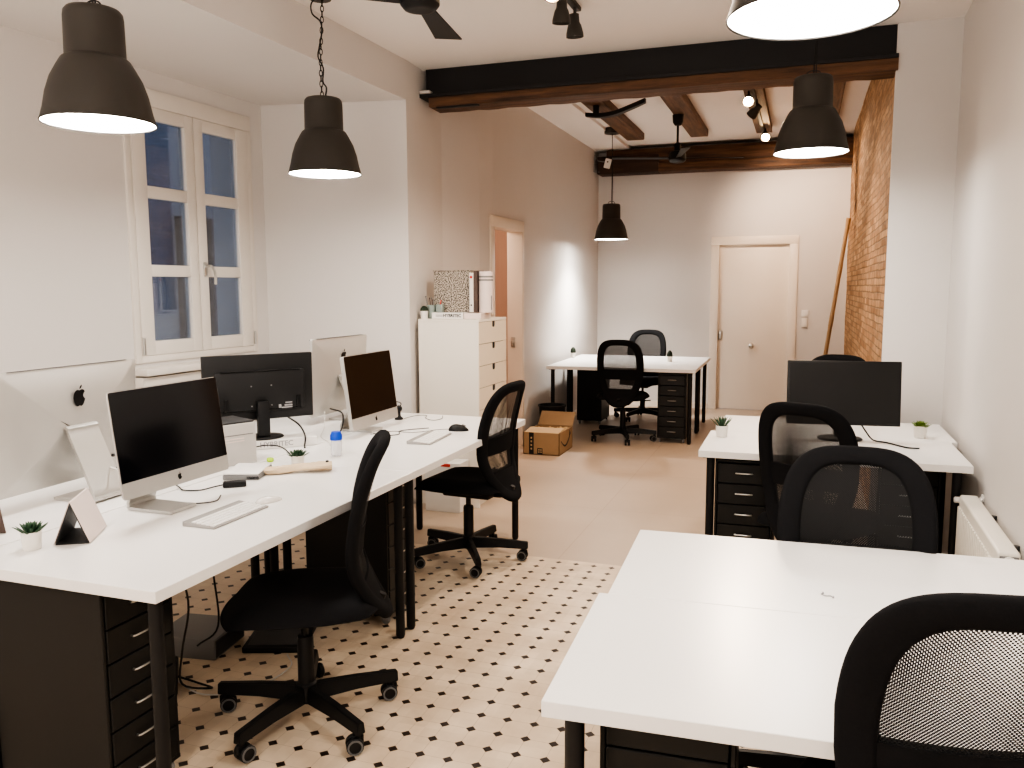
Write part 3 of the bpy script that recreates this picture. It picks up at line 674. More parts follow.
# ------------------------------------------------------------------ all-in-one computers (screen faces +x locally; origin on the desk under the stand)
def make_imac(name, label, w, h, zc, chin, thick, tilt, loc, rz, scr, foot_back=.07, group=None, bulge=.04):
    t = thing(name, label, 'computer', loc, rz, group)
    T = Matrix.Translation((0, 0, zc)) @ Matrix.Rotation(-tilt, 4, 'Y')
    # shell: rounded rectangle front and side, gently bulging back
    b = BM(); rc_ = .014; per = []
    for cx, cz, a0 in ((w / 2 - rc_, h / 2 - rc_, 0), (-w / 2 + rc_, h / 2 - rc_, 90), (-w / 2 + rc_, -h / 2 + rc_, 180), (w / 2 - rc_, -h / 2 + rc_, 270)):
        for k in range(5): a = math.radians(a0 + 22.5 * k); per.append((cx + rc_ * math.cos(a), cz + rc_ * math.sin(a)))
    rings = []
    def ring(x, s): rings.append([b.verts.new((x, p[0] * s, p[1] * (1 - (1 - s) * w / h * .8))) for p in per])
    ring(0, 1); ring(-thick, 1); 
    for k in range(1, 7):
        s = 1 - k / 7; ring(-thick - bulge * (1 - s ** 2) ** .8, max(s, .06))
    for p, q in zip(rings, rings[1:]):
        for i in range(len(per)): b.faces.new((p[i], p[(i + 1) % len(per)], q[(i + 1) % len(per)], q[i]))
    b.faces.new(rings[0]); b.faces.new(rings[-1]); bmesh.ops.transform(b, matrix=T, verts=b.verts)
    body = obj('computer_body', b, M['alu'], t, 35)
    b = BM(); box(b, .0, .0022, -w / 2 + .002, w / 2 - .002, -h / 2 + chin, h / 2 - .002, .001, 1); bmesh.ops.transform(b, matrix=T, verts=b.verts); obj('screen', b, scr, t, 30)
    apple_mark(t, .0135 * h / .36, T @ frame_mtx((.0004, 0, -h / 2 + chin * .5), (0, 1, 0), (0, 0, 1)), M['logo_b'])
    apple_mark(t, .042 * h / .44, T @ frame_mtx((-thick - bulge - .0015 + .004, 0, h * .235), (0, -1, 0), (0, 0, 1)), M['logo_b']).location = (0, 0, 0)
    b = BM(); box(b, -thick - .004, -thick * .2, -w * .42, w * .42, h / 2 - .0005, h / 2 + .0004); bmesh.ops.transform(b, matrix=T, verts=b.verts); obj('vent_slot', b, M['darkgrey'], t, 0)
    b = BM()
    for k in range(7): box(b, -thick - .030, -thick - .012, -w * .17 - k * .02 - .008, -w * .17 - k * .02, -h * .36, -h * .335)
    bmesh.ops.transform(b, matrix=T, verts=b.verts); obj('port', b, M['darkgrey'], t, 0)
    # stand: flat foot and a bent arm
    sw = .072 * (w / .65) ** .5
    hz = zc - .02; xb = -thick - bulge * .75
    prof = [(.075 - foot_back, .007), (-.12 - foot_back + .02, .007), (-.135 - foot_back + .02, .018), (-.128 - foot_back + .02, .05), (xb - .028, hz - .02), (xb - .018, hz + .012), (xb + .02, hz + .016)]
    pr = smooth_path([(p[0], 0, p[1]) for p in prof], 4)
    b = BM(); rows = []
    for i, p in enumerate(pr):
        d_ = (pr[min(i + 1, len(pr) - 1)] - pr[max(i - 1, 0)]).normalized(); nn = Vector((-d_.z, 0, d_.x)) * .0055
        hw = sw * (1 if i > 6 else 1.0)
        rows.append([b.verts.new(q) for q in (p + nn + V(0, -hw, 0), p + nn + V(0, hw, 0), p - nn + V(0, hw, 0), p - nn + V(0, -hw, 0))])
    for p, q in zip(rows, rows[1:]):
        for k in range(4): b.faces.new((p[k], p[(k + 1) % 4], q[(k + 1) % 4], q[k]))
    b.faces.new(rows[0]); b.faces.new(rows[-1])
    for v in b.verts: v.co.z = max(v.co.z, .001)
    obj('stand', b, M['alu_d'], t, 50)
    return t
G_IM = 'silver all-in-one computers'
make_imac('desktop_computer', 'silver all-in-one computer with black screen facing us on the front left desk', .528, .362, .278, .056, .006, .13, (-2.116, 2.379, DT), -.012, M['screen'], .045, G_IM)
make_imac('desktop_computer', 'silver all-in-one computer with brownish dark screen and thick white edge on the second left desk', .528, .398, .238, .063, .022, .128, (-2.254, 4.094, DT), .009, M['screen_brown'], .05, G_IM, .02)
make_imac('desktop_computer', 'large silver computer seen from behind at the left picture edge', .66, .445, .285, .075, .006, .06, (-2.63, 2.415, DT), PI + .02, M['screen'], .045, G_IM)
make_imac('desktop_computer', 'silver computer seen from behind, half hidden by the brownish screen and the black monitor', .60, .455, .275, .075, .02, .05, (-2.67, 4.42, DT), PI - .03, M['screen'], .05, G_IM, .025)

# ------------------------------------------------------------------ black monitors (screen faces +x)
def make_monitor(name, label, w, h, zc, loc, rz, tilt, foot_dx=-.05, zfoot=0.0):
    t = thing(name, label, 'monitor', loc, rz)
    T = Matrix.Translation((0, 0, zc)) @ Matrix.Rotation(-tilt, 4, 'Y')
    b = BM(); box(b, -.022, 0, -w / 2, w / 2, -h / 2, h / 2, .004, 2)
    vs = box(b, -.05, -.02, -w * .41, w * .41, -h * .36, h * .26, .012, 2)
    bmesh.ops.transform(b, matrix=T, verts=b.verts); obj('monitor_housing', b, M['mon_plastic'], t, 35)
    b = BM(); box(b, -.0005, .0016, -w / 2 + .012, w / 2 - .012, -h / 2 + .018, h / 2 - .012); bmesh.ops.transform(b, matrix=T, verts=b.verts); obj('screen', b, M['screen_matt'], t, 0)
    b = BM(); box(b, -.0545, -.0495, -w * .36, w * .36, h * .245, h * .262); bmesh.ops.transform(b, matrix=T, verts=b.verts); obj('vent_slot', b, M['logo_b'], t, 0)
    b = BM()
    for y in (-.05, .05):
        for z in (-.09, .01): cyl(b, (0, 0, 0), .004, .003, 10, 0, T @ Matrix.Translation((-.051, y, z)) @ Matrix.Rotation(-PI / 2, 4, 'Y'))
    obj('mount_screw', b, M['midgrey'], t)
    b = BM()
    for (y0, y1, z0, z1) in ((-.155, -.115, -.100, -.092), (-.155, -.10, -.115, -.104), (-.098, -.085, -.108, -.09), (-.155, -.12, -.086, -.08)): box(b, -.0515, -.0495, y0, y1, z0 + .0, z1)
    bmesh.ops.transform(b, matrix=T, verts=b.verts); obj('rating_label', b, M['ink_g'], t, 0)
    b = BM(); box(b, -.053, -.045, -w * .36, w * .36, -h * .345, -h * .335); 
    for y in (-w * .36, w * .30): box(b, -.054, -.045, y, y + .02, -h * .34, -h * .15)
    bmesh.ops.transform(b, matrix=T, verts=b.verts); obj('port_recess', b, M['logo_b'], t, 0)
    b = BM(); box(b, -.085, -.045, -.03, .03, zfoot + .012, zc - h * .2, .008, 2); obj('monitor_neck', b, M['black_plastic'], t, 35)
    b = BM(); lathe(b, [(.002, .016), (.05, .016), (.10, .011), (.108, .004), (.106, 0)], 32, cap0=True, cap1=True)
    bmesh.ops.transform(b, matrix=Matrix.Translation((foot_dx, 0, zfoot + .0005)) @ Matrix.Diagonal((.8, 1.05, 1, 1)), verts=b.verts); obj('monitor_foot', b, M['black_plastic'], t, 35)
    return t
FB = .045  # height of the flat carton the monitor stands on
make_monitor('monitor', 'black monitor seen from behind, standing on a flat white carton', .55, .33, .303, (-2.58, 3.513, DT), math.radians(142.5), .013, -.02, FB + .0005)
make_monitor('monitor', 'black widescreen monitor on the right middle desk, screen towards us', .552, .33, .251, (.207, 4.571 + .16, DT), math.radians(-83.4), .098, -.06)
# bring the right monitor's position to its fitted plane
bpy.data.objects['monitor.001'].location = (.207, 4.571, DT)

# ------------------------------------------------------------------ flat cartons with lettering, small things on the left desks
def carton(name, label, cat, loc, rz, lx, ly, lz, m, z0=DT):
    t = thing(name, label, cat, (loc[0], loc[1], z0 + .0005), rz); b = BM(); box(b, 0, lx, 0, ly, 0, lz, .002, 1); obj('carton_body', b, m, t, 30); return t
t = carton('flat_carton', 'flat white lettered carton under the black monitor', 'box', (-2.555, 3.385), math.radians(46), .34, .30, FB, M['white_plastic'])
lettering('HYBRITEC', .036, (.135, -.0004, .022), (1, 0, 0), (0, 0, 1), M['ink_g'], t, .0006)
t = carton('label_printer', 'white box-shaped device with black top between front screen and black monitor', 'printer', (-2.475, 2.90), math.radians(66), .30, .20, .188, M['printer'])
b = BM(); box(b, .004, .296, .004, .196, .188, .198, .006, 2); obj('printer_lid', b, M['darkgrey'], t, 30)
b = BM(); box(b, .02, .285, -.0008, .001, .135, .139); obj('printer_slot', b, M['midgrey'], t, 0)
b = BM()
for k in range(2): box(b, .03, .24, -.0008, .001, .118 - k * .012, .123 - k * .012)
obj('printed_line', b, M['pink'], t, 0)
b = BM(); box(b, .03, .11, -.0012, .001, .015, .065, .001, 1); obj('printed_badge', b, M['pink'], t, 0)
b = BM(); tube(b, [(.05, -.002, .03), (.06, -.002, .05), (.075, -.002, .045), (.09, -.002, .03)], .003, 6); obj('printed_emblem', b, M['ink_g'], t, 0)

def keyboard(label, corner, ang, lx=.28, ly=.115):
    t = thing('keyboard', label, 'keyboard', (corner[0], corner[1], DT + .0005), ang, 'slim white keyboards')
    b = BM(); vs = box(b, 0, lx, 0, ly, 0, .006, .0015, 1)
    for v in b.verts:
        if v.co.z > .003: v.co.z += .010 * v.co.y / ly
    tube(b, [(.004, ly - .008, .008), (lx - .004, ly - .008, .008)], .008, 10, 0); obj('keyboard_case', b, M['kb'], t, 35)
    for r in range(5):
        n_ = 14; 
        for k in range(n_):
            if r == 0 and 4 <= k <= 8 and k != 6: continue
            b = BM(); x0 = .007 + k * (lx - .014) / n_; x1 = x0 + (lx - .014) / n_ - .003; y0 = .008 + r * .0185; z = .0068 + .010 * (y0 + .008) / ly
            if r == 0 and k == 6: x0 -= 2 * (lx - .014) / n_; x1 += 2 * (lx - .014) / n_
            box(b, x0, x1, y0, y0 + .0155, z - .002, z + .0022, .0008, 1); obj('key', b, M['white_plastic'], t, 30)
    return t
keyboard('slim white keyboard in front of the nearer black screen', (-1.822, 2.215), math.radians(90), .375 * .8, .13)
keyboard('slim white keyboard before the brownish screen, near the black mouse', (-1.768, 3.80), math.radians(94), .33, .13)
def mouse(label, loc, ang, m, l, w, h):
    b = BM(); bmesh.ops.create_uvsphere(b, u_segments=20, v_segments=12, radius=1)
    for v in b.verts:
        v.co.z = max(v.co.z, -.0) ; v.co.x *= l / 2; v.co.y *= w / 2 * (1 - .12 * v.co.x / l); v.co.z *= h * (1 - .25 * v.co.x / (l / 2))
    t = thing('computer_mouse', label, 'mouse', (loc[0], loc[1], DT + .0005), ang)
    obj('mouse_shell', b, m, t, 60); return t
mouse('low white computer mouse behind the front keyboard', (-1.872, 2.585), math.radians(70), M['mouse_w'], .113, .058, .020)
t = mouse('black corded computer mouse on the second left desk', (-1.80, 4.245), math.radians(15), M['black_plastic'], .115, .065, .036)
b = BM(); tube(b, [(.02, .0, .034), (.04, 0, .026)], .004, 8, 2); obj('scroll_wheel', b, M['midgrey'], t)
b = BM(); tube(b, [(-.05, 0, .008), (-.12, -.0, .004), (-.24, -.09, .003), (-.36, -.06, .003), (-.46, -.16, .003)], .0018, 6); obj('mouse_cord', b, M['cable_g'], t)

def leaves(bm, n, r, length, width, up0, up1, c=(0, 0, 0), thick=.004):
    for k in range(n):
        f = k / n; a = k * 2.399963; el = up0 + (up1 - up0) * f; L = length * (1.0 - .25 * f)
        d_ = Vector((math.cos(a) * math.cos(el), math.sin(a) * math.cos(el), math.sin(el))); s = Vector((-math.sin(a), math.cos(a), 0)); nn = d_.cross(s)
        base_ = Vector(c) + Vector((math.cos(a), math.sin(a), 0)) * r * (1 - f)
        secs = []
        for q, wd in ((0, .6), (.35, 1), (.7, .75), (.92, .3)):
            p = base_ + d_ * L * q - nn * (q * q) * L * .12
            secs.append([bm.verts.new(p + s * width * wd / 2), bm.verts.new(p - nn * thick * wd), bm.verts.new(p - s * width * wd / 2), bm.verts.new(p + nn * thick * wd * .4)])
        tip = bm.verts.new(base_ + d_ * L - nn * L * .12)
        for A_, B_ in zip(secs, secs[1:]):
            for i in range(4): bm.faces.new((A_[i], A_[(i + 1) % 4], B_[(i + 1) % 4], B_[i]))
        for i in range(4): bm.faces.new((secs[-1][i], secs[-1][(i + 1) % 4], tip))
        bm.faces.new(secs[0])
def plant(label, loc, kind, pr=.030, ph=.055, s=1.0, z=DT):
    t = thing('potted_succulent', label, 'plant', (loc[0], loc[1], z + .0005), random.uniform(0, 6), 'small succulents in white pots')
    b = BM(); lathe(b, [(pr * .84, 0), (pr * .87, .004), (pr, ph), (pr * .93, ph + .001), (pr * .9, ph - .008)], 24, cap0=True); obj('pot', b, M['pot'], t, 50)
    b = BM(); lathe(b, [(pr * .92, ph - .008), (.001, ph - .004)], 20, cap1=True); obj('soil', b, M['soil'], t, 60)
    b = BM(); c = (0, 0, ph - .006)
    if kind == 'agave': leaves(b, 34, pr * .6, .042 * s, .013 * s, .60, 1.5, c); m = M['leaf']
    elif kind == 'spiky': leaves(b, 24, pr * .5, .068 * s, .010 * s, .85, 1.5, c); m = M['leaf']
    elif kind == 'rosette': leaves(b, 26, pr * .5, .042 * s, .021 * s, .40, 1.45, c); m = M['leaf_b']
    else:
        for k in range(14):
            a = 2 * PI * k / 14
            tube(b, [(math.cos(a) * pr * q * .8, math.sin(a) * pr * q * .8, ph - .008 + zz * s) for q, zz in ((.8, 0), (1, .02), (.85, .045), (.35, .064), (0, .068))], .007, 6, 3)
        m = M['leaf_k']
    obj('leaves', b, m, t, 50)
    return t
plant('small agave-like succulent in white pot at the near left desk edge', (-2.222, 1.868), 'agave', .030, .055, 1.05)
plant('small dark succulent in white pot in the middle of the left desks', (-2.105, 3.13), 'agave', .030, .055, 1.0)
plant('small spiky green plant in white pot at the left of the right middle desk', (-.39, 4.51), 'spiky', .033, .06, 1.0)
plant('small bright green rosette in white pot at the right of the black monitor', (.603, 4.81), 'rosette', .034, .062, 1.05)
plant('round dark cactus in white pot at the left back corner of the far desks', (-2.45, 9.12), 'cactus', .030, .055)
plant('round dark cactus in white pot at the right of the far desks', (-1.335, 8.93), 'cactus', .030, .055)
plant('round dark cactus in white pot on top of the tall white cabinet', (-2.525, 5.36), 'cactus', .028, .055, .55, z=1.317)

# folded tent card
t = thing('tent_card', 'folded triangular card stand, white outside and black inside, beside the near succulent', 'card', (-2.187, 2.02, DT + .0005), math.radians(31))
hw, hl, H = .052, .095, .135
def slab(bm, p, q, y0, y1, th):
    d_ = (Vector(q) - Vector(p)).normalized(); nn = Vector((-d_.z, 0, d_.x)) * th
    vs = [bm.verts.new((w_.x, y, w_.z)) for y in (y0, y1) for w_ in (Vector(p), Vector(q), Vector(q) + nn, Vector(p) + nn)]
    for f in ((0, 1, 2, 3), (7, 6, 5, 4), (0, 4, 5, 1), (1, 5, 6, 2), (2, 6, 7, 3), (3, 7, 4, 0)): bm.faces.new([vs[i] for i in f])
b = BM(); slab(b, (-hw, 0, .002), (0, 0, H), -hl, hl, .0025); slab(b, (0, 0, H), (hw, 0, .002), -hl, hl, .0025); obj('card_outside', b, M['pink'], t, 0)
b = BM(); slab(b, (-hw + .004, 0, .001), (-.0005, 0, H - .004), -hl + .001, hl - .001, -.0015); slab(b, (.0005, 0, H - .004), (hw - .004, 0, .001), -hl + .001, hl - .001, -.0015); box(b, -hw + .004, hw - .004, -hl + .001, hl - .001, 0, .0022); obj('card_inside', b, M['darkgrey'], t, 0)
t = thing('sign_card', 'brown printed card leaning at the left picture edge', 'card', (-2.445, 1.965, DT + .0005), math.radians(105))
b = BM(); box(b, -.004, .0, 0, .20, 0, .15, .001, 1, Matrix.Rotation(-.22, 4, 'Y')); obj('card_panel', b, M['brown'], t, 0)
b = BM()
for k in range(5): box(b, -.0002, .0008, .03, .13 + .01 * (k % 3), .095 - k * .013, .10 - k * .013, 0, 1, Matrix.Rotation(-.22, 4, 'Y'))
obj('printed_line', b, M['ink_g'], t, 0)
b = BM(); box(b, -.05, -.047, .04, .16, 0, .12, .001, 1, Matrix.Rotation(.25, 4, 'Y')); obj('card_leg', b, M['brown'], t, 0)

# power brick, white flat device, beige paper roll, lime cap, bottle
b = BM(); box(b, -.045, .045, -.016, .016, 0, .024, .005, 2); t = thing('power_brick', 'small black power brick on the front left desk', 'adapter', (-2.142, 2.738, DT + .0005), math.radians(38)); obj('brick_case', b, M['black_plastic'], t, 35)
b = BM(); tube(b, [(-.044, 0, .012), (-.075, -.005, .008), (-.13, -.03, .004), (-.19, -.01, .004), (-.21, .05, .004), (-.235, .07, .02)], .0028, 6); obj('brick_cord', b, M['cable'], t)
t = thing('tablet_box', 'flat white device with grey side beside the beige paper wrap', 'device', (-2.262, 2.815, DT + .0005), math.radians(20))
b = BM(); box(b, 0, .15, 0, .21, .0, .022, .004, 2); obj('device_base', b, M['midgrey'], t, 35)
b = BM(); box(b, .001, .149, .001, .209, .022, .030, .004, 2); obj('device_lid', b, M['white_plastic'], t, 35)
b = BM(); box(b, .10, .15, .0, .0008, .004, .016); obj('device_port', b, M['ink'], t, 0)
t = thing('paper_wrap', 'crumpled beige paper wrap lying in front of the dark succulent', 'paper', (-2.055, 3.045, DT + .001), math.radians(33))
b = BM(); n_ = 26; rows = []
for i in range(n_ + 1):
    s = i / n_; x = -.15 + .30 * s; r1 = .026 + .008 * math.sin(s * 9); rows.append([])
    for k in range(14):
        a = 2 * PI * k / 14; rr = 1 + .16 * math.sin(a * 3 + s * 7) + random.uniform(-.06, .06)
        rows[-1].append(b.verts.new((x, math.cos(a) * r1 * rr * 1.25, max(.0, .014 + .010 * s + math.sin(a) * .014 * rr * (1 + .25 * s)))))
for p, q in zip(rows, rows[1:]):
    for k in range(14): b.faces.new((p[k], p[(k + 1) % 14], q[(k + 1) % 14], q[k]))
b.faces.new(rows[0]); b.faces.new(rows[-1]); obj('wrap_sheet', b, M['paper_b'], t, 30)
b = BM(); cyl(b, (.13, .0, .034), .007, .012, 12, .002); obj('wrap_knob', b, M['darkgrey'], t)
b = BM(); lathe(b, [(.012, 0), (.016, .004), (.016, .014), (.012, .018)], 16, cap0=True, cap1=True); t = obj('lime_cap', b, M['green_b'], None, 50, (-2.30, 3.20, DT + .0005)); tag(t, 'small lime green plastic cap lying by the dark succulent', 'cap')
t = thing('bottle', 'small clear bottle with blue cap standing on the left desks', 'bottle', (-2.083, 3.42, DT + .0005), .4)
b = BM(); lathe(b, [(.024, 0), (.027, .006), (.027, .068), (.025, .074), (.025, .088), (.0235, .088), (.0235, .07), (.0255, .064), (.0255, .008), (.001, .006)], 24, cap0=True); obj('bottle_body', b, M['clear'], t, 50)
b = BM(); lathe(b, [(.0278, .076), (.029, .080), (.0285, .100), (.024, .108), (.022, .116), (.001, .117)], 24, cap0=True); obj('bottle_lid', b, M['blue'], t, 50)
b = BM(); lathe(b, [(.0274, .02), (.0276, .022), (.0276, .058), (.0274, .06)], 24); obj('bottle_label', b, M['clear'], t, 50)
t = thing('webcam', 'small black camera gadget standing behind the brownish screen', 'camera', (-2.30, 4.50, DT + .0005), .3)
b = BM(); lathe(b, [(.026, 0), (.026, .008), (.012, .02), (.010, .05), (.002, .055)], 18, cap0=True, cap1=True); bmesh.ops.create_uvsphere(b, u_segments=14, v_segments=10, radius=.021, matrix=Matrix.Translation((0, 0, .066))); obj('gadget_body', b, M['black_plastic'], t, 50)
b = BM(); tube(b, [(.0, -.015, .07), (.02, -.03, .10), (.0, -.05, .115), (-.02, -.06, .11)], .003, 6); obj('gadget_cord', b, M['cable'], t)

def cable(label, pts, r, m, name='cable'):
    b = BM(); tube(b, pts, r, 6, 6); o = obj(name, b, m, None, 60); return tag(o, label, 'cable')
cable('black power cable from the large computer down to the left desk', [(-2.575, 2.52, .845), (-2.50, 2.53, .825), (-2.46, 2.58, .775), (-2.44, 2.66, .745), (-2.46, 2.72, .744)], .0045, M['cable'])
cable('white cable through the stand of the large computer', [(-2.55, 2.46, .86), (-2.45, 2.47, .84), (-2.36, 2.47, .79), (-2.28, 2.44, .748), (-2.22, 2.40, .745)], .0035, M['cable_w'])
cable('thick black cable hanging from the black monitor in front of the lettered carton', [(-2.50, 3.64, .875), (-2.42, 3.62, .84), (-2.36, 3.58, .795), (-2.345, 3.55, .748), (-2.33, 3.53, .744)], .0045, M['cable'])
cable('thin black cable from the white boxed device to the dark succulent', [(-2.40, 3.20, .80), (-2.33, 3.23, .81), (-2.27, 3.25, .80), (-2.20, 3.22, .77), (-2.16, 3.17, .746)], .003, M['cable'])
cable('black cable from the half hidden computer behind the blue capped bottle', [(-2.58, 4.18, .838), (-2.46, 4.10, .835), (-2.40, 4.02, .81), (-2.37, 3.95, .77), (-2.36, 3.90, .744)], .0045, M['cable'])
cable('thin pale cable lying behind the blue capped bottle', [(-2.58, 4.12, .83), (-2.48, 3.95, .77), (-2.42, 3.82, .745), (-2.30, 3.70, .743), (-2.24, 3.62, .743)], .002, M['cable_w'])
cable('dark thin cable under the brownish screen', [(-2.20, 4.00, .744), (-2.12, 3.96, .743), (-2.06, 4.02, .743), (-2.10, 4.12, .743), (-2.05, 4.2, .743), (-1.99, 4.26, .743)], .0022, M['cable'])
cable('looped grey cable at the far end of the left desks', [(-2.28, 4.53, .743), (-2.26, 4.66, .743), (-2.20, 4.68, .743), (-2.16, 4.58, .743), (-2.08, 4.52, .743), (-2.06, 4.60, .743), (-2.10, 4.70, .743)], .0018, M['cable_g'])
cable('black cable under the nearer black screen', [(-2.22, 2.36, .744), (-2.16, 2.45, .743), (-2.10, 2.47, .743), (-2.06, 2.52, .743), (-2.10, 2.6, .743)], .0022, M['cable'])
cable('black video cable on the right middle desk', [(.28, 4.62, .86), (.32, 4.55, .80), (.36, 4.60, .75), (.42, 4.58, .744), (.50, 4.47, .744), (.56, 4.46, .744)], .004, M['cable'])
# hair tie on the empty desk
b = BM(); cx, cy = .085, 2.233
tube(b, [(cx - .012, cy + .012, .742), (cx - .016, cy + .004, .742), (cx - .006, cy - .006, .742), (cx + .006, cy - .003, .742), (cx + .012, cy - .012, .742)], .0014, 6); bmesh.ops.create_uvsphere(b, u_segments=8, v_segments=6, radius=.003, matrix=Matrix.Translation((cx - .012, cy + .012, .743))); bmesh.ops.create_uvsphere(b, u_segments=8, v_segments=6, radius=.003, matrix=Matrix.Translation((cx + .012, cy - .012, .743)))
tag(obj('hair_tie', b, M['ink_g'], None, 60), 'tiny curled dark cord lying on the empty white desk', 'cord')

# ------------------------------------------------------------------ tall white cabinet and what stands on it
t = thing('chest_of_drawers', 'tall white chest of drawers beside the end of the left desks', 'cabinet', (-2.09, 5.58, 0), 0)
b = BM(); CX0 = -.455
box(b, CX0, -.0055, -.28, -.262, 0, 1.2985, .0015, 1); box(b, CX0, -.0055, .262, .28, 0, 1.2985, .0015, 1); box(b, CX0, 0, -.28, .28, 1.299, 1.317, .0015, 1); box(b, CX0, CX0 + .01, -.265, .265, .02, 1.30); box(b, CX0, -.03, -.262, .262, .06, .078); box(b, -.05, -.03, -.262, .262, 0, .06)
obj('chest_body', b, M['cabinet'], t, 30)
for k in range(8):
    z1 = 1.297 - k * .1525; z0 = z1 - .149
    b = BM(); nt = .030
    # front with a notch in its top edge
    pts = [(-.278, z0), (.278, z0), (.278, z1), (nt + .012, z1), (nt + .012, z1 - .03), (nt - .006 + .012, z1 - .042), (-nt + .006 + .012, z1 - .042), (-nt + .012, z1 - .03), (-nt + .012, z1), (-.278, z1)]
    a_ = [b.verts.new((-.005, p[0], p[1])) for p in pts]; c_ = [b.verts.new((0, p[0], p[1])) for p in pts]
    b.faces.new(list(reversed(a_))); b.faces.new(c_)
    for i in range(len(pts)): b.faces.new((a_[i], a_[(i + 1) % len(pts)], c_[(i + 1) % len(pts)], c_[i]))
    dr = obj('drawer', b, M['cab_front'], t, 0)
    b = BM(); box(b, -.40, -.0055, -.25, .25, z0 + .01, z1 - .001); obj('drawer_box', b, M['ink'], dr, 0)
CT = 1.3175
t = carton('flat_carton', 'flat white lettered carton on top of the tall cabinet', 'box', (-2.465, 5.355), 0, .235, .24, .043, M['white_plastic'], CT)
lettering('HYBRITEC', .030, (.155, -.0004, .022), (1, 0, 0), (0, 0, 1), M['ink'], t, .0008)
b = BM()
for k in range(3): box(b, .03, .085, -.0006, 0, .014 + k * .006, .017 + k * .006)
obj('printed_line', b, M['ink_g'], t, 0)
t = carton('small_carton', 'small pinkish carton at the drawer side on top of the tall cabinet', 'box', (-2.225, 5.365), .04, .125, .20, .04, M['pink'], CT)
b = BM(); box(b, -.025, .255, 0, .11, 0, .287, .002, 1); box(b, -.029, .259, -.003, .115, .287, .293, .001, 1)
tag(obj('box_file', b, M['speckle'], None, 0, (-2.475, 5.475, CT + .0445)), 'large speckled grey box file standing on the lettered carton', 'box file')
t = thing('ring_binder', 'pale narrow binder with a red dot standing right of the speckled box file', 'binder', (-2.214, 5.44, CT + .0445), 0)
b = BM(); box(b, 0, .028, 0, .15, 0, .275, .002, 1); obj('binder_spine', b, M['pot'], t, 0)
b = BM(); box(b, .028, .055, .01, .15, 0, .29, .001, 1); obj('binder_cover', b, M['brown'], t, 0)
b = BM(); cyl(b, (0, 0, 0), .010, .001, 16, 0, Matrix.Translation((.014, 0, .245)) @ Matrix.Rotation(PI / 2, 4, 'X')); obj('binder_dot', b, M['red'], t)
b = BM(); cyl(b, (0, 0, 0), .006, .001, 16, 0, Matrix.Translation((.014, 0, .05)) @ Matrix.Rotation(PI / 2, 4, 'X')); obj('binder_hole', b, M['ink'], t)
t = thing('poster_tube', 'white cardboard tube with two grey bands on the tall cabinet', 'tube', (-2.112, 5.50, CT + .041), 0)
b = BM(); cyl(b, (0, 0, 0), .050, .288, 28, .003); obj('tube_body', b, M['pink'], t)
for z in (.222, .245):
    b = BM(); lathe(b, [(.0505, z), (.0508, z + .001), (.0508, z + .011), (.0505, z + .012)], 28); obj('tube_band', b, M['midgrey'], t)
b = BM(); tube(b, [(.048, -.018, .02), (.048, -.018, .12)], .004, 6, 2); obj('tube_clip', b, M['midgrey'], t)
t = thing('pencil_tin', 'grey-green tin with brushes and pens beside the cactus on the tall cabinet', 'pen holder', (-2.50, 5.425, CT), 0)
b = BM(); lathe(b, [(.033, 0), (.034, .003), (.034, .095), (.032, .095), (.032, .01), (.001, .008)], 24, cap0=True); obj('tin_body', b, M['tin'], t)
for k in range(5):
    a = k * 1.9; b = BM(); p0 = Vector((math.cos(a) * .012, math.sin(a) * .012, .012)); p1 = Vector((math.cos(a) * .03 - .012, math.sin(a) * .02, .13 + .012 * (k % 3))); tube(b, [p0, p1], .0035, 6, 0)
    bmesh.ops.create_uvsphere(b, u_segments=8, v_segments=6, radius=.006, matrix=Matrix.Translation(p1)); obj('pencil', b, M['brown'] if k % 2 else M['midgrey'], t)
t = thing('pen_cup', 'pale short cup with pens in front of the speckled box file', 'pen holder', (-2.432, 5.425, CT + .0445), 0)
b = BM(); box(b, -.025, .025, -.022, .022, 0, .055, .003, 1); obj('cup_body', b, M['tin'], t)
b = BM(); tube(b, [(.0, 0, .05), (.008, 0, .085)], .004, 6, 0); obj('pencil', b, M['red'], t)
t = carton('low_carton', 'low white carton with a red tag in front of the tall cabinet', 'box', (-2.43, 5.13), 0, .26, .16, .345, M['white_plastic'], 0)
b = BM(); box(b, .12, .19, -.003, .001, .318, .338, .002, 1, None); obj('carton_tag', b, M['red'], t, 30)

# ------------------------------------------------------------------ open carton with smile arrow, waste bin
t = thing('cardboard_box', 'open brown parcel box with tape strip and curved arrow on the floor', 'box', (-2.41, 7.215, 0.0005), 0)
W_, D2, H2 = .345, .46, .205
b = BM(); th = .005
box(b, 0, W_, 0, th, 0, H2); box(b, 0, W_, D2 - th, D2, 0, H2); box(b, 0, th, 0, D2, 0, H2); box(b, W_ - th, W_, 0, D2, 0, H2); box(b, 0, W_, 0, D2, 0, th); obj('box_body', b, M['card'], t, 0)
b = BM(); box(b, 0, W_, 0, .17, 0, .004, 0, 1, Matrix.Translation((0, D2 - .004, H2)) @ Matrix.Rotation(.75, 4, 'X')); obj('box_flap', b, M['card'], t, 0)
b = BM(); box(b, .01, W_ - .01, 0, .19, 0, .004, 0, 1, Matrix.Translation((0, .004, H2 - .002)) @ Matrix.Rotation(.10, 4, 'X')); obj('box_flap', b, M['card_in'], t, 0)
b = BM(); box(b, .055, .10, -.0012, 0, 0, H2); obj('tape_strip', b, M['ink'], t, 0)
b = BM()
for k in range(4): box(b, .070, .085, -.0016, -.0011, .045 + k * .034, .062 + k * .034)
obj('tape_print', b, M['card_in'], t, 0)
b = BM(); box(b, .135, .185, -.0012, 0, .006, .062); obj('box_mark', b, M['ink'], t, 0)
b = BM()
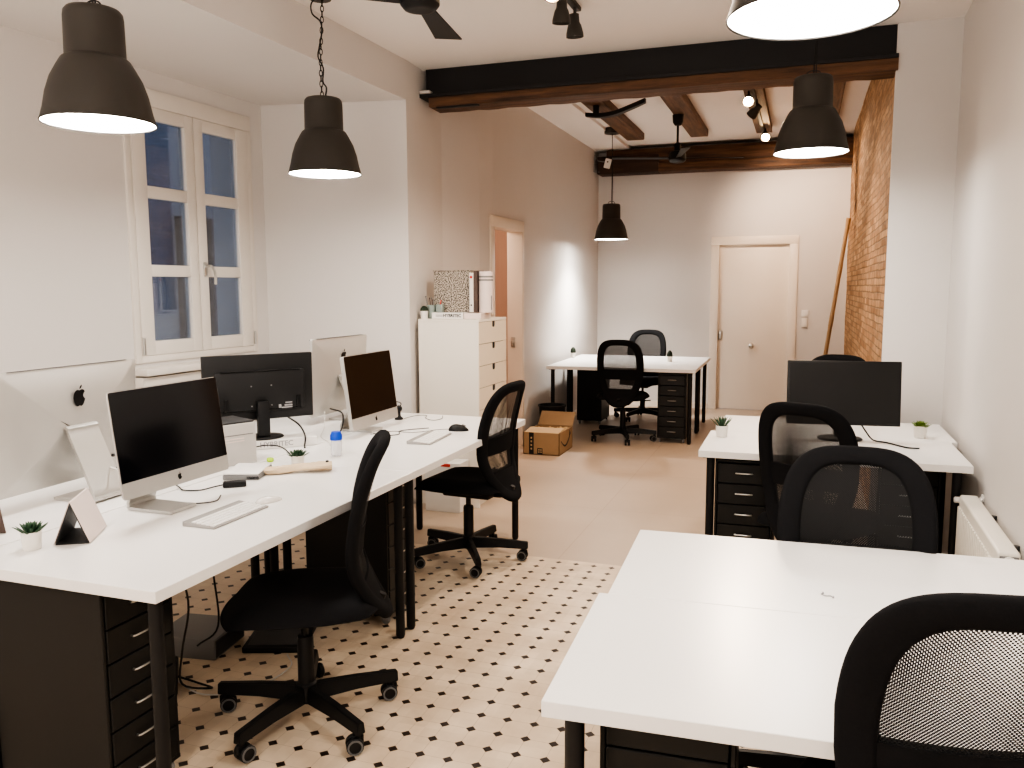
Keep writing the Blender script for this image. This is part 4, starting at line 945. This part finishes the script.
for q in ((.145, .020, .012), (.145, .040, .012), (.165, .020, .012), (.165, .040, .012)): box(b, q[0], q[0] + q[2], -.0018, -.001, q[1], q[1] + q[2])
obj('mark_square', b, M['card_in'], t, 0)
b = BM(); pts = [(W_ + .001, .06 + .32 * s, .125 - .075 * math.sin(PI * s) + .025 * s) for s in [i / 10 for i in range(11)]]; tube(b, pts, lambda s: .003 + .008 * math.sin(PI * min(1, s * 1.05)) * s + .002, 8, 2)
for v in b.verts: v.co.x = W_ + .0003 + min(max(v.co.x - W_, 0), .002)
vs = prism(b, [(.0, 0), (.045, .012), (.008, .05)], 0, .0015); bmesh.ops.transform(b, matrix=Matrix.Translation((W_ + .0005, .345, .135)) @ Matrix(((0, 0, 1, 0), (1, 0, 0, 0), (0, 1, 0, 0), (0, 0, 0, 1))), verts=vs)
obj('curved_arrow', b, M['ink'], t, 0)
t2 = thing('parcel_paper', 'crumpled beige packing paper inside the open parcel box', 'paper', (-2.41 + .02, 7.215 + .03, .09), 0)
b = BM(); n_ = 14; g = []
for j in range(n_ + 1): g.append([b.verts.new((.30 * i / n_, .40 * j / n_, .085 + random.uniform(-.03, .035))) for i in range(n_ + 1)])
for j in range(n_):
    for i in range(n_): b.faces.new((g[j][i], g[j][i + 1], g[j + 1][i + 1], g[j + 1][i]))
obj('paper_sheet', b, M['card_in'], t2, 0)
t = thing('waste_bin', 'black waste bin under the far desk behind the parcel box', 'bin', (-2.355, 7.965, 0), 0)
b = BM(); lathe(b, [(.10, .0), (.105, .004), (.134, .345), (.142, .347), (.142, .362), (.128, .362), (.100, .012), (.001, .01)], 30, cap0=True); obj('bin_shell', b, M['black_plastic'], t, 40)
b = BM(); box(b, -.008, .008, -.130, -.110, .05, .30, .002, 1, None); obj('bin_seam', b, M['darkgrey'], t, 0)

# ------------------------------------------------------------------ things on the floor under the left desks
t = thing('computer_case', 'grey flat computer case on the floor under the front left desk', 'computer', (-2.52, 2.72, 0), .15)
b = BM(); box(b, -.02, .26, -.05, .20, 0, .09, .006, 2); obj('case_shell', b, M['midgrey'], t, 35)
b = BM(); box(b, .26, .263, -.04, .19, .01, .08); obj('case_front', b, M['darkgrey'], t, 0)
t = thing('black_tray', 'flat black device lying on the tiles under the front left chair', 'device', (-2.12, 2.98, 0), .35)
b = BM(); box(b, -.13, .13, -.14, .14, 0, .028, .006, 2); obj('tray_body', b, M['black_plastic'], t, 35)
b = BM(); box(b, -.11, .11, -.12, .12, .028, .031, .001, 1); obj('tray_top', b, M['darkgrey'], t, 0)
t = thing('power_strip', 'black power strip with plugs on the floor under the front left desk', 'power strip', (-2.30, 2.50, 0), .7)
b = BM(); box(b, -.03, .03, -.14, .14, 0, .045, .008, 2); obj('strip_body', b, M['black_plastic'], t, 35)
for k in range(3):
    b = BM(); cyl(b, (0, -.09 + k * .09, .045), .02, .03, 14, .004); obj('plug', b, M['darkgrey'], t)
cable('black cable looping on the floor below the front left desk', [(-1.95, 2.14, .70), (-2.0, 2.28, .45), (-2.10, 2.35, .22), (-2.17, 2.42, .05), (-2.10, 2.50, .008), (-2.20, 2.52, .008), (-2.28, 2.48, .05), (-2.30, 2.50, .085)], .004, M['cable'])
cable('black cable hanging down behind the front left chair', [(-2.20, 2.62, .70), (-2.22, 2.68, .40), (-2.24, 2.72, .15), (-2.30, 2.66, .08)], .004, M['cable'])
cable('pale cable wandering over the tiles under the front left desk', [(-2.30, 2.52, .006), (-2.1, 2.45, .006), (-1.95, 2.55, .006), (-1.92, 2.75, .006), (-2.0, 2.85, .006)], .003, M['cable_w'])

# ------------------------------------------------------------------ radiator
t = thing('radiator', 'white panel radiator on the right wall between the desks', 'radiator', (.700, 3.2, 0), -.018)
b = BM(); box(b, -.036, .036, 0, .86, .12, .62, .010, 3); obj('radiator_panel', b, M['radiator'], t, 40)
b = BM()
for k in range(22):
    y = .03 + k * .038; box(b, -.043, -.034, y, y + .022, .14, .57, .004, 2)
obj('radiator_rib', b, M['radiator'], t, 40)
b = BM(); box(b, -.030, .030, -.004, .002, .135, .606, .004, 2); obj('radiator_end_plate', b, M['midgrey'], t, 40)
b = BM(); cyl(b, (0, 0, 0), .022, .012, 20, .002, Matrix.Translation((0, -.003, .585)) @ Matrix.Rotation(PI / 2, 4, 'X')); obj('radiator_plug', b, M['white_plastic'], t)
b = BM(); cyl(b, (0, 0, 0), .014, .025, 16, .004, Matrix.Translation((-.03, .875, .59)) @ Matrix.Rotation(-PI / 2, 4, 'Y')); tube(b, [(-.03, .85, .59), (-.03, .885, .59)], .010, 10, 0); obj('radiator_valve', b, M['white_plastic'], t)
b = BM(); tube(b, [(.03, .86, .585), (.055, .87, .60), (.064, .87, .62)], .013, 10, 3); obj('radiator_pipe', b, M['white_plastic'], t)
for y in (.14, .56):
    b = BM(); box(b, .034, .056, y, y + .03, .56, .60, .004, 1); cyl(b, (.05, y + .015, .585), .012, .02, 12, .002); obj('radiator_bracket', b, M['darkgrey'], t)

# ------------------------------------------------------------------ pendant lamps
SHADE = [(.190, 0), (.191, .004), (.187, .012), (.178, .045), (.167, .10), (.150, .152), (.128, .193), (.114, .217), (.108, .222), (.103, .224), (.100, .228), (.0985, .36), (.096, .378), (.088, .388), (.06, .391)]
def make_pendant(label, loc, top, kind, s=1.0):
    t = thing('pendant_lamp', label, 'lamp', loc, 0, 'dark grey pendant lamps'); t.scale = (1, 1, 1)
    b = BM(); lathe(b, [(r * s, z * s) for r, z in SHADE], 56, cap1=True); inner = [((r - .004) * s, z * s) for r, z in SHADE[1:9]]
    lathe(b, [(SHADE[0][0] * s, 0), (inner[0][0], .001)], 56); obj('lamp_shade', b, M['lampshade'], t, 50)
    b = BM(); lathe(b, inner + [(.05 * s, .22 * s)], 56, cap1=True); obj('shade_lining', b, M['lamp_in'], t, 50)
    b = BM(); lathe(b, [(.183 * s, .010 * s), (.10 * s, .012 * s), (.001, .012 * s)], 56); obj('glow_disc', b, M['glow_white'], t, 0)  # added glowing disc across the shade mouth, standing in for the bulb's glare
    zt = .391 * s; H_ = top - loc[2]
    b = BM()
    if kind == 'chain':
        z = zt + .004; k = 0
        while z < H_ - .03:
            m_ = Matrix.Translation((.006 * math.sin(z * 9), .006 * math.cos(z * 7), z + .014)) @ Matrix.Rotation(PI / 2 * (k % 2) + .4, 4, 'Z')
            pts = [m_ @ Vector((.008 * math.cos(a), 0, .017 * math.sin(a))) for a in [2 * PI * q / 10 for q in range(10)]]
            tube(b, pts, .0024, 5, 0, True); z += .027; k += 1
        obj('lamp_chain', b, M['cable'], t)
        b = BM(); pts = [(.012, 0, zt), (.022, .0, zt + .05)]; z = zt + .09; k = 0
        while z < H_ - .12: pts.append((.022 * math.sin(k * 1.9) - .008, .016 * math.cos(k * 2.3), z)); z += .06; k += 1
        pts += [(-.05, 0, H_ - .10), (-.055, 0, H_ - .05), (-.02, 0, H_ - .02)]
        tube(b, pts, .0042, 6, 5); obj('lamp_cord', b, M['cable'], t)
    else:
        tube(b, [(0, 0, zt), (.004, .002, (zt + H_) / 2), (0, 0, H_ - .02)], .004, 6, 5); tube(b, [(.012, 0, zt), (.010, .004, (zt * .6 + H_ * .4)), (.004, -.004, (zt * .3 + H_ * .7)), (0, 0, H_ - .02)], .003, 6, 5); obj('lamp_cord', b, M['cable'], t)
        b = BM(); tube(b, [(-.04, 0, zt - .002), (-.03, 0, zt + .02), (0, 0, zt + .03), (.03, 0, zt + .02), (.04, 0, zt - .002)], .003, 6, 4); obj('lamp_hanger', b, M['cable'], t)
    rr_ = .085 if loc[1] > 8 else .055
    b = BM(); lathe(b, [(rr_, H_ - (.06 if loc[1] > 8 else .035)), (rr_ + .003, H_ - .03), (rr_ + .003, H_ - .0005)], 24, cap0=True, cap1=True); obj('ceiling_rose', b, M['lampshade'], t, 40)
    return t
make_pendant('dark grey bell pendant at the top left corner, nearest of the left pair', (-2.385, 2.395, 2.115), CZ, 'cord')
make_pendant('dark grey bell pendant on a tangled chain right of the window', (-2.415, 3.93, 2.13), CZ, 'chain')
make_pendant('large looking bell pendant cut off by the top edge, glowing rim above the right desks', (-.01, 2.145, 2.16), CZ, 'cord')
make_pendant('dark grey bell pendant hanging before the brick wall over the right middle desk', (.005, 4.76, 2.23), CZ, 'cord')
make_pendant('small looking dark bell pendant above the far desks', (-2.06, 9.27, 2.06), FZ, 'cord', 1.0)
# ------------------------------------------------------------------ ceiling fans, spots, tags
def make_fan(label, loc, top, angs, bl, bw, z_hub_h=.11, hub_r=.085):
    t = thing('ceiling_fan', label, 'fan', loc, 0)
    b = BM(); lathe(b, [(hub_r * .55, -.03), (hub_r * .8, -.025), (hub_r, -.005), (hub_r, .05), (hub_r * .85, .075), (.035, .085), (.03, .15), (.012, .16)], 28, cap0=True, cap1=True); obj('fan_motor', b, M['black_metal'], t, 40)
    H_ = top - loc[2]
    b = BM(); cyl(b, (0, 0, .12), .011, H_ - .14, 14); obj('fan_rod', b, M['black_metal'], t)
    b = BM(); lathe(b, [(.03, H_ - .10), (.05, H_ - .07), (.055, H_ - .0005)], 24, cap0=True, cap1=True); obj('fan_canopy', b, M['black_metal'], t)
    for a in angs:
        b = BM(); n_ = 8; rows = []
        for i in range(n_ + 1):
            s = i / n_; x = hub_r * .7 + (bl - hub_r * .7) * s; w = bw * (.55 + .45 * s); tw = .20 * (1 - .6 * s)
            rows.append([b.verts.new((x, sy * w / 2, .01 + sy * w / 2 * math.tan(tw) + dz)) for dz in (0, .006) for sy in (-1, 1)])
        for p, q in zip(rows, rows[1:]):
            for e in ((0, 1), (1, 3), (3, 2), (2, 0)): b.faces.new((p[e[0]], p[e[1]], q[e[1]], q[e[0]]))
        b.faces.new([rows[0][i] for i in (0, 1, 3, 2)]); b.faces.new([rows[-1][i] for i in (0, 2, 3, 1)])
        bmesh.ops.transform(b, matrix=Matrix.Rotation(math.radians(a), 4, 'Z'), verts=b.verts); obj('fan_blade', b, M['black_metal'], t, 40)
    return t
make_fan('black ceiling fan at the top edge of the near room', (-1.60, 3.40, 2.745), CZ, (101, 221, 341), .56, .135)
make_fan('black ceiling fan on a rod under the joists of the far room', (-1.225, 8.45, 2.775), 3.20, (15, 200, 285), .64, .085)
b = BM()
pts = smooth_path([(-1.97, 7.75, 3.10), (-1.84, 7.78, 3.09), (-1.70, 7.75, 3.095), (-1.52, 7.62, 3.115), (-1.37, 7.48, 3.13)], 5); rows = []
for i, p in enumerate(pts):
    s = i / (len(pts) - 1); w = .035 + .015 * math.sin(PI * s)
    rows.append([b.verts.new(p + V(0, -w, 0)), b.verts.new(p + V(0, w, .004)), b.verts.new(p + V(0, w, .042)), b.verts.new(p + V(0, -w, .036))])
for p, q in zip(rows, rows[1:]):
    for k in range(4): b.faces.new((p[k], p[(k + 1) % 4], q[(k + 1) % 4], q[k]))
b.faces.new(rows[0]); b.faces.new(rows[-1]); cyl(b, (-1.88, 7.765, 3.11), .03, .0895, 16)
tag(obj('ceiling_bracket', b, M['black_metal'], None, 40), 'curved black bar under the leftmost joist near the far pendant', 'bracket')

def spot_head(bm_list, t, z_top, loc, aim, lit):
    # bell-shaped spot head hanging from a stub, pointing along aim
    a = Vector(aim).normalized(); q = Vector((0, 0, -1)).rotation_difference(a).to_matrix().to_4x4()
    m_ = Matrix.Translation(loc) @ q
    b = BM(); lathe(b, [(.004, .045), (.026, .042), (.028, .0), (.036, -.014), (.046, -.055), (.047, -.075), (.044, -.075), (.043, -.055), (.03, -.02), (.002, -.01)], 24, mtx=m_); h = obj('spot_head', b, M['lampshade'], t, 45)
    b = BM(); lathe(b, [(.038, -.060), (.001, -.060)], 20, mtx=m_); obj('spot_lens', b, M['glow_warm'] if lit else M['lamp_in'], t, 0)
    b = BM(); tube(b, [Vector(loc) + V(0, 0, .03), Vector(loc) + V(0, .01, .06), V(loc[0], loc[1], z_top)], .009, 8, 2); obj('spot_stem', b, M['lampshade'], t)
t = thing('spot_light_bar', 'three dark spot heads on a bar at the top edge of the near ceiling', 'spotlight', (-1.22, 4.28, CZ), 0)
b = BM(); box(b, -.02, .02, -.32, .32, -.025, -.0005, .004, 1); cyl(b, (0, 0, -.03), .05, .0295, 20, .003); obj('spot_bar', b, M['lampshade'], t, 35)
spot_head(None, t, -.02, (.0, -.25, -.10), (.55, -.75, -.35), True); spot_head(None, t, -.02, (.0, .0, -.10), (-.05, .1, -1), False); spot_head(None, t, -.02, (.0, .25, -.10), (.02, .1, -1), False)
t = thing('spot_light_bar', 'pair of lit spot heads under the third joist of the far room', 'spotlight', (-.48, 8.55, 3.20), 0)
b = BM(); box(b, -.02, .02, -1.15, 1.15, -.022, -.0005, .004, 1); obj('spot_bar', b, M['lampshade'], t, 35)
spot_head(None, t, -.02, (-.03, -.95, -.075), (.05, -.86, -.5), True); spot_head(None, t, -.02, (.02, -.62, -.10), (-.8, .5, -.8), False); spot_head(None, t, -.02, (.03, .85, -.075), (.1, -.8, -.55), True)
t = thing('hanging_tag', 'small white plastic tag on a wire bracket at the left end of the far beam', 'tag', (-2.37, 10.425, 3.06), .2)
b = BM(); box(b, -.04, .04, -.012, .0, -.06, .06, .008, 2, Matrix.Rotation(.25, 4, 'Y')); obj('tag_plate', b, M['white_plastic'], t, 35)
b = BM(); cyl(b, (0, 0, 0), .009, .002, 12, 0, Matrix.Translation((.0, -.012, .02)) @ Matrix.Rotation(PI / 2, 4, 'X')); obj('tag_hole', b, M['ink'], t)
b = BM(); tube(b, [(-.03, 0, .02), (-.10, 0, .03), (-.16, 0, .05)], .006, 6, 2); tube(b, [(-.16, 0, .11), (-.17, 0, -.10), (-.10, 0, -.10)], .004, 6, 0); obj('tag_wire', b, M['midgrey'], t)
t = thing('light_switch', 'white switch with a small holder below it, right of the far door', 'switch', (.016, FY, 0), 0)
b = BM(); box(b, -.042, .042, -.012, -.0005, 1.17, 1.25, .004, 2); obj('switch_plate', b, M['white_plastic'], t, 35)
b = BM(); box(b, -.028, .028, -.016, -.012, 1.185, 1.235, .003, 1); obj('switch_rocker', b, M['white_plastic'], t, 35)
b = BM(); box(b, -.038, .03, -.022, -.0005, 1.045, 1.150, .005, 2); obj('switch_holder', b, M['pot'], t, 35)
b = BM(); p0, p1 = Vector((.165, 10.35, .014)), Vector((.43, 10.0, 2.28)); 
pts = [p0 + (p1 - p0) * k / 16 for k in range(17)]; tube(b, pts, lambda s: .022 + .003 * (round(s * 16) % 4 == 0), 12, 3)
tag(obj('bamboo_pole', b, M['bamboo'], None, 50), 'bamboo pole leaning in the corner against the brick wall', 'pole')
t = thing('wall_socket', 'white wall socket low on the far left wall beneath the far desk', 'socket', (-2.55, 8.55, 0), 0)
b = BM(); box(b, .0005, .012, -.042, .042, .36, .44, .004, 2); obj('socket_plate', b, M['white_plastic'], t, 35)
b = BM(); cyl(b, (0, 0, 0), .02, .002, 16, 0, Matrix.Translation((.0122, 0, .40)) @ Matrix.Rotation(PI / 2, 4, 'Y')); obj('socket_face', b, M['pot'], t)

# ------------------------------------------------------------------ lights
def spot(name, loc, aim, energy, color, size, blend, rad=.03):
    l = bpy.data.lights.new(name, 'SPOT'); l.energy = energy; l.color = color; l.spot_size = math.radians(size); l.spot_blend = blend; l.shadow_soft_size = rad
    o = bpy.data.objects.new(name, l); col.objects.link(o); o.location = loc
    o.rotation_euler = (Vector(aim) - Vector(loc)).to_track_quat('-Z', 'Y').to_euler(); return o
spot('pendant_bulb_far', (-2.06, 9.27, 2.045), (-2.10, 9.27, 0), 85, (1, .95, .88), 130, 1.0, .06)
spot('spot_beam_far_wall', (-.43, 9.30, 3.04), (.05, 10.7, 2.2), 60, (1, .76, .56), 95, .9)
spot('spot_beam_room', (-.50, 7.45, 3.04), (-.45, 6.3, 1.0), 75, (1, .80, .62), 120, .9)
spot('spot_beam_brick', (-.38, 9.2, 3.06), (.46, 8.2, 1.9), 28, (1, .78, .58), 100, .9)
spot('spot_beam_near', (-1.15, 3.92, 2.93), (.2, 2.2, 1.8), 22, (1, .84, .70), 110, .9)
spot('spot_beam_pier', (-1.22, 4.60, 2.85), (-1.5, 5.6, .0), 45, (1, .82, .66), 120, .9)
l = bpy.data.lights.new('fill_light_behind', 'POINT'); l.energy = 45; l.color = (1, .93, .86); l.shadow_soft_size = .45  # added fill behind the camera, lifts the upper walls and ceiling
o = bpy.data.objects.new('fill_light_behind', l); col.objects.link(o); o.location = (-1.0, -.9, 2.2)
l = bpy.data.lights.new('fill_light_window_side', 'POINT'); l.energy = 16; l.color = (1, .94, .88); l.shadow_soft_size = .4  # added fill without a fixture, brightens the window bay and left wall
o = bpy.data.objects.new('fill_light_window_side', l); col.objects.link(o); o.location = (-3.1, .6, 1.7)
l = bpy.data.lights.new('lobby_lamp', 'POINT'); l.energy = 14; l.color = (1, .78, .6); l.shadow_soft_size = .15
o = bpy.data.objects.new('lobby_lamp', l); col.objects.link(o); o.location = (-3.5, 7.2, 2.3)

w = bpy.data.worlds.new('dusk_sky'); scene.world = w; w.use_nodes = True
bg = w.node_tree.nodes['Background']; bg.inputs[0].default_value = (0.27, 0.31, 0.39, 1); bg.inputs[1].default_value = 1.5

scene.view_settings.view_transform = 'AgX'
scene.view_settings.look = 'AgX - High Contrast'
scene.view_settings.exposure = 1.15
scene.cycles.max_bounces = 10; scene.cycles.diffuse_bounces = 6; scene.cycles.transparent_max_bounces = 16
scene.cycles.sample_clamp_indirect = 6.0
